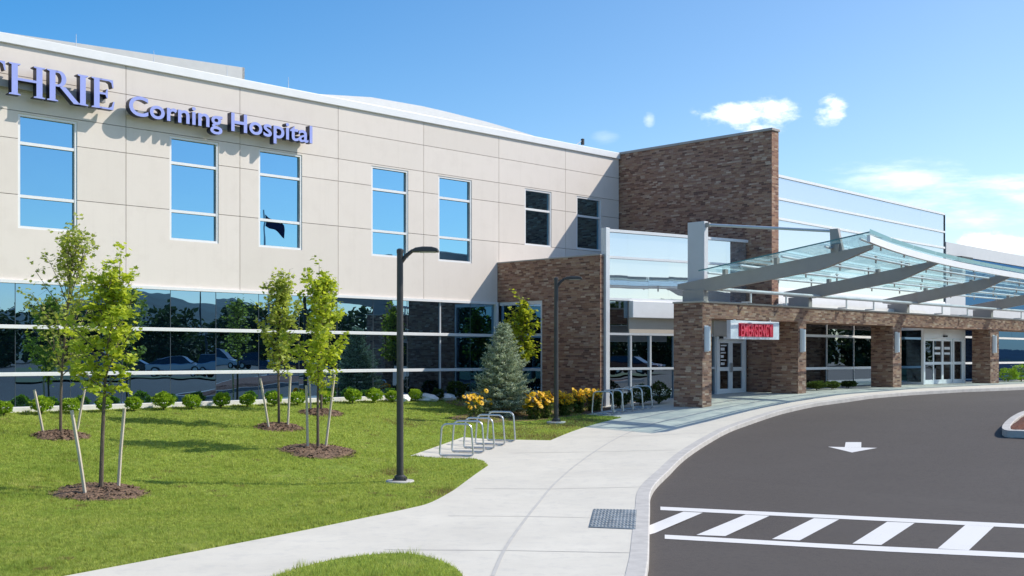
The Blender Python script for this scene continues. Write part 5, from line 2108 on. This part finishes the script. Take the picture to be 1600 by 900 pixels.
# ------------------------------------------------------------------ sun, sky, clouds
Lv = Vector((-1.0, -0.17, -0.90)).normalized()
sun = bpy.data.lights.new('sun', 'SUN')
sun.energy = 3.35
sun.angle = R(0.5)
sun.color = (1.0, 0.935, 0.835)
so_ = bpy.data.objects.new('sun', sun)
C.objects.link(so_)
so_.rotation_euler = Lv.to_track_quat('-Z', 'Y').to_euler()
so_.location = (40, 0, 40)

wld = bpy.data.worlds.new('World')
SCN.world = wld
wld.use_nodes = True
nt = wld.node_tree
for n in list(nt.nodes):
    nt.nodes.remove(n)
out = nt.nodes.new('ShaderNodeOutputWorld')
bg = nt.nodes.new('ShaderNodeBackground')
bg.inputs[1].default_value = 0.125
sky = nt.nodes.new('ShaderNodeTexSky')
sky.sky_type = 'NISHITA'
sky.sun_disc = False
sky.sun_elevation = math.asin(-Lv.z)
sky.sun_rotation = math.atan2(-Lv.x, -Lv.y)
sky.air_density = 1.0
sky.dust_density = 0.5
sky.ozone_density = 2.5
sky.altitude = 200
tc = nt.nodes.new('ShaderNodeTexCoord')
sep = nt.nodes.new('ShaderNodeSeparateXYZ')
nt.links.new(tc.outputs['Generated'], sep.inputs[0])
yy = mth(nt, 'MAXIMUM', sep.outputs[1], 0.05)
u = mth(nt, 'DIVIDE', sep.outputs[0], yy)
v = mth(nt, 'DIVIDE', sep.outputs[2], yy)
cvn = nt.nodes.new('ShaderNodeCombineXYZ')
nt.links.new(u, cvn.inputs[0])
nt.links.new(mth(nt, 'MULTIPLY', v, 1.7), cvn.inputs[1])
n1 = noise(nt, cvn.outputs[0], 17.0, 8.0, 0.6)
cvw = nt.nodes.new('ShaderNodeCombineXYZ')
nt.links.new(mth(nt, 'ADD', u, mth(nt, 'MULTIPLY', v, -.4)), cvw.inputs[0])
nt.links.new(mth(nt, 'MULTIPLY', v, 4.5), cvw.inputs[1])
n2 = noise(nt, cvw.outputs[0], 9.0, 8.0, 0.62)
total = None
#          px, py, half width, half height, hardness, wispy
CL = [(1166, 184, 78, 27, 1, 0), (1214, 166, 56, 30, 1, 0), (1293, 168, 34, 27, 1, 0), (1013, 188, 13, 14, .35, 0), (1410, 280, 130, 34, .9, 1), (1500, 312, 170, 44, .9, 1),
      (1592, 304, 80, 40, 1, 1), (1556, 376, 60, 34, 1, 0), (1610, 384, 80, 30, 1, 0), (945, 214, 22, 14, .22, 1), (1500, 392, 70, 16, .6, 1)]
for (px, py, hw, hh, hard, wisp) in CL:
    du = mth(nt, 'DIVIDE', mth(nt, 'SUBTRACT', u, (px - 800) / 1800), hw / 1800)
    dv = mth(nt, 'DIVIDE', mth(nt, 'SUBTRACT', v, (558 - py) / 1800), hh / 1800)
    d = mth(nt, 'SUBTRACT', 1.0, mth(nt, 'ADD', mth(nt, 'MULTIPLY', du, du), mth(nt, 'MULTIPLY', dv, dv)))
    nz = n2 if wisp else n1
    k = mth(nt, 'ADD', mth(nt, 'MULTIPLY', d, 0.62), mth(nt, 'MULTIPLY', mth(nt, 'SUBTRACT', nz, .52), 3.4 if not wisp else 3.0))
    mr = nt.nodes.new('ShaderNodeMapRange')
    mr.interpolation_type = 'SMOOTHSTEP'
    mr.inputs[1].default_value = 0.0
    mr.inputs[2].default_value = 0.8 if not wisp else 1.5
    mr.inputs[3].default_value = 0.0
    mr.inputs[4].default_value = hard
    nt.links.new(k, mr.inputs[0])
    # nothing outside the cloud's own patch
    lim = nt.nodes.new('ShaderNodeMapRange')
    lim.interpolation_type = 'SMOOTHSTEP'
    lim.inputs[1].default_value = -0.8
    lim.inputs[2].default_value = 0.2
    nt.links.new(d, lim.inputs[0])
    val = mth(nt, 'MULTIPLY', mr.outputs[0], lim.outputs[0])
    total = val if total is None else mth(nt, 'MAXIMUM', total, val)
front = mth(nt, 'GREATER_THAN', sep.outputs[1], 0.06)
total = mth(nt, 'MULTIPLY', total, front)
hsv = nt.nodes.new('ShaderNodeHueSaturation')
mrs = nt.nodes.new('ShaderNodeMapRange')
mrs.inputs[1].default_value = -0.42
mrs.inputs[2].default_value = 0.36
mrs.inputs[3].default_value = 1.44
mrs.inputs[4].default_value = 1.10
nt.links.new(sep.outputs[0], mrs.inputs[0])
nt.links.new(mrs.outputs[0], hsv.inputs['Saturation'])
nt.links.new(sky.outputs[0], hsv.inputs['Color'])
CLOUD = nt.nodes.new('ShaderNodeRGB')
CLOUD.outputs[0].default_value = (9.0, 9.1, 9.3, 1)
mx = nt.nodes.new('ShaderNodeMix')
mx.data_type = 'RGBA'
nt.links.new(total, mx.inputs[0])
nt.links.new(hsv.outputs[0], mx.inputs[6])
nt.links.new(CLOUD.outputs[0], mx.inputs[7])
nt.links.new(mx.outputs[2], bg.inputs[0])
nt.links.new(bg.outputs[0], out.inputs[0])

# ------------------------------------------------------------------ camera
cam = bpy.data.cameras.new('camera')
cam.sensor_width = 36
cam.lens = 40.5
cam.shift_y = 108 / 1600
cam.clip_start = 0.1
cam.clip_end = 9000
co = bpy.data.objects.new('camera', cam)
C.objects.link(co)
co.location = (0, 0, EYE)
co.rotation_euler = (R(90), 0, 0)
SCN.camera = co
SCN.view_settings.view_transform = 'Standard'
SCN.view_settings.look = 'None'
SCN.view_settings.gamma = 1
SCN.view_settings.exposure = 0.56
SCN.render.engine = 'CYCLES'
SCN.cycles.max_bounces = 8
SCN.cycles.transparent_max_bounces = 16
SCN.cycles.caustics_reflective = False
SCN.cycles.caustics_refractive = False
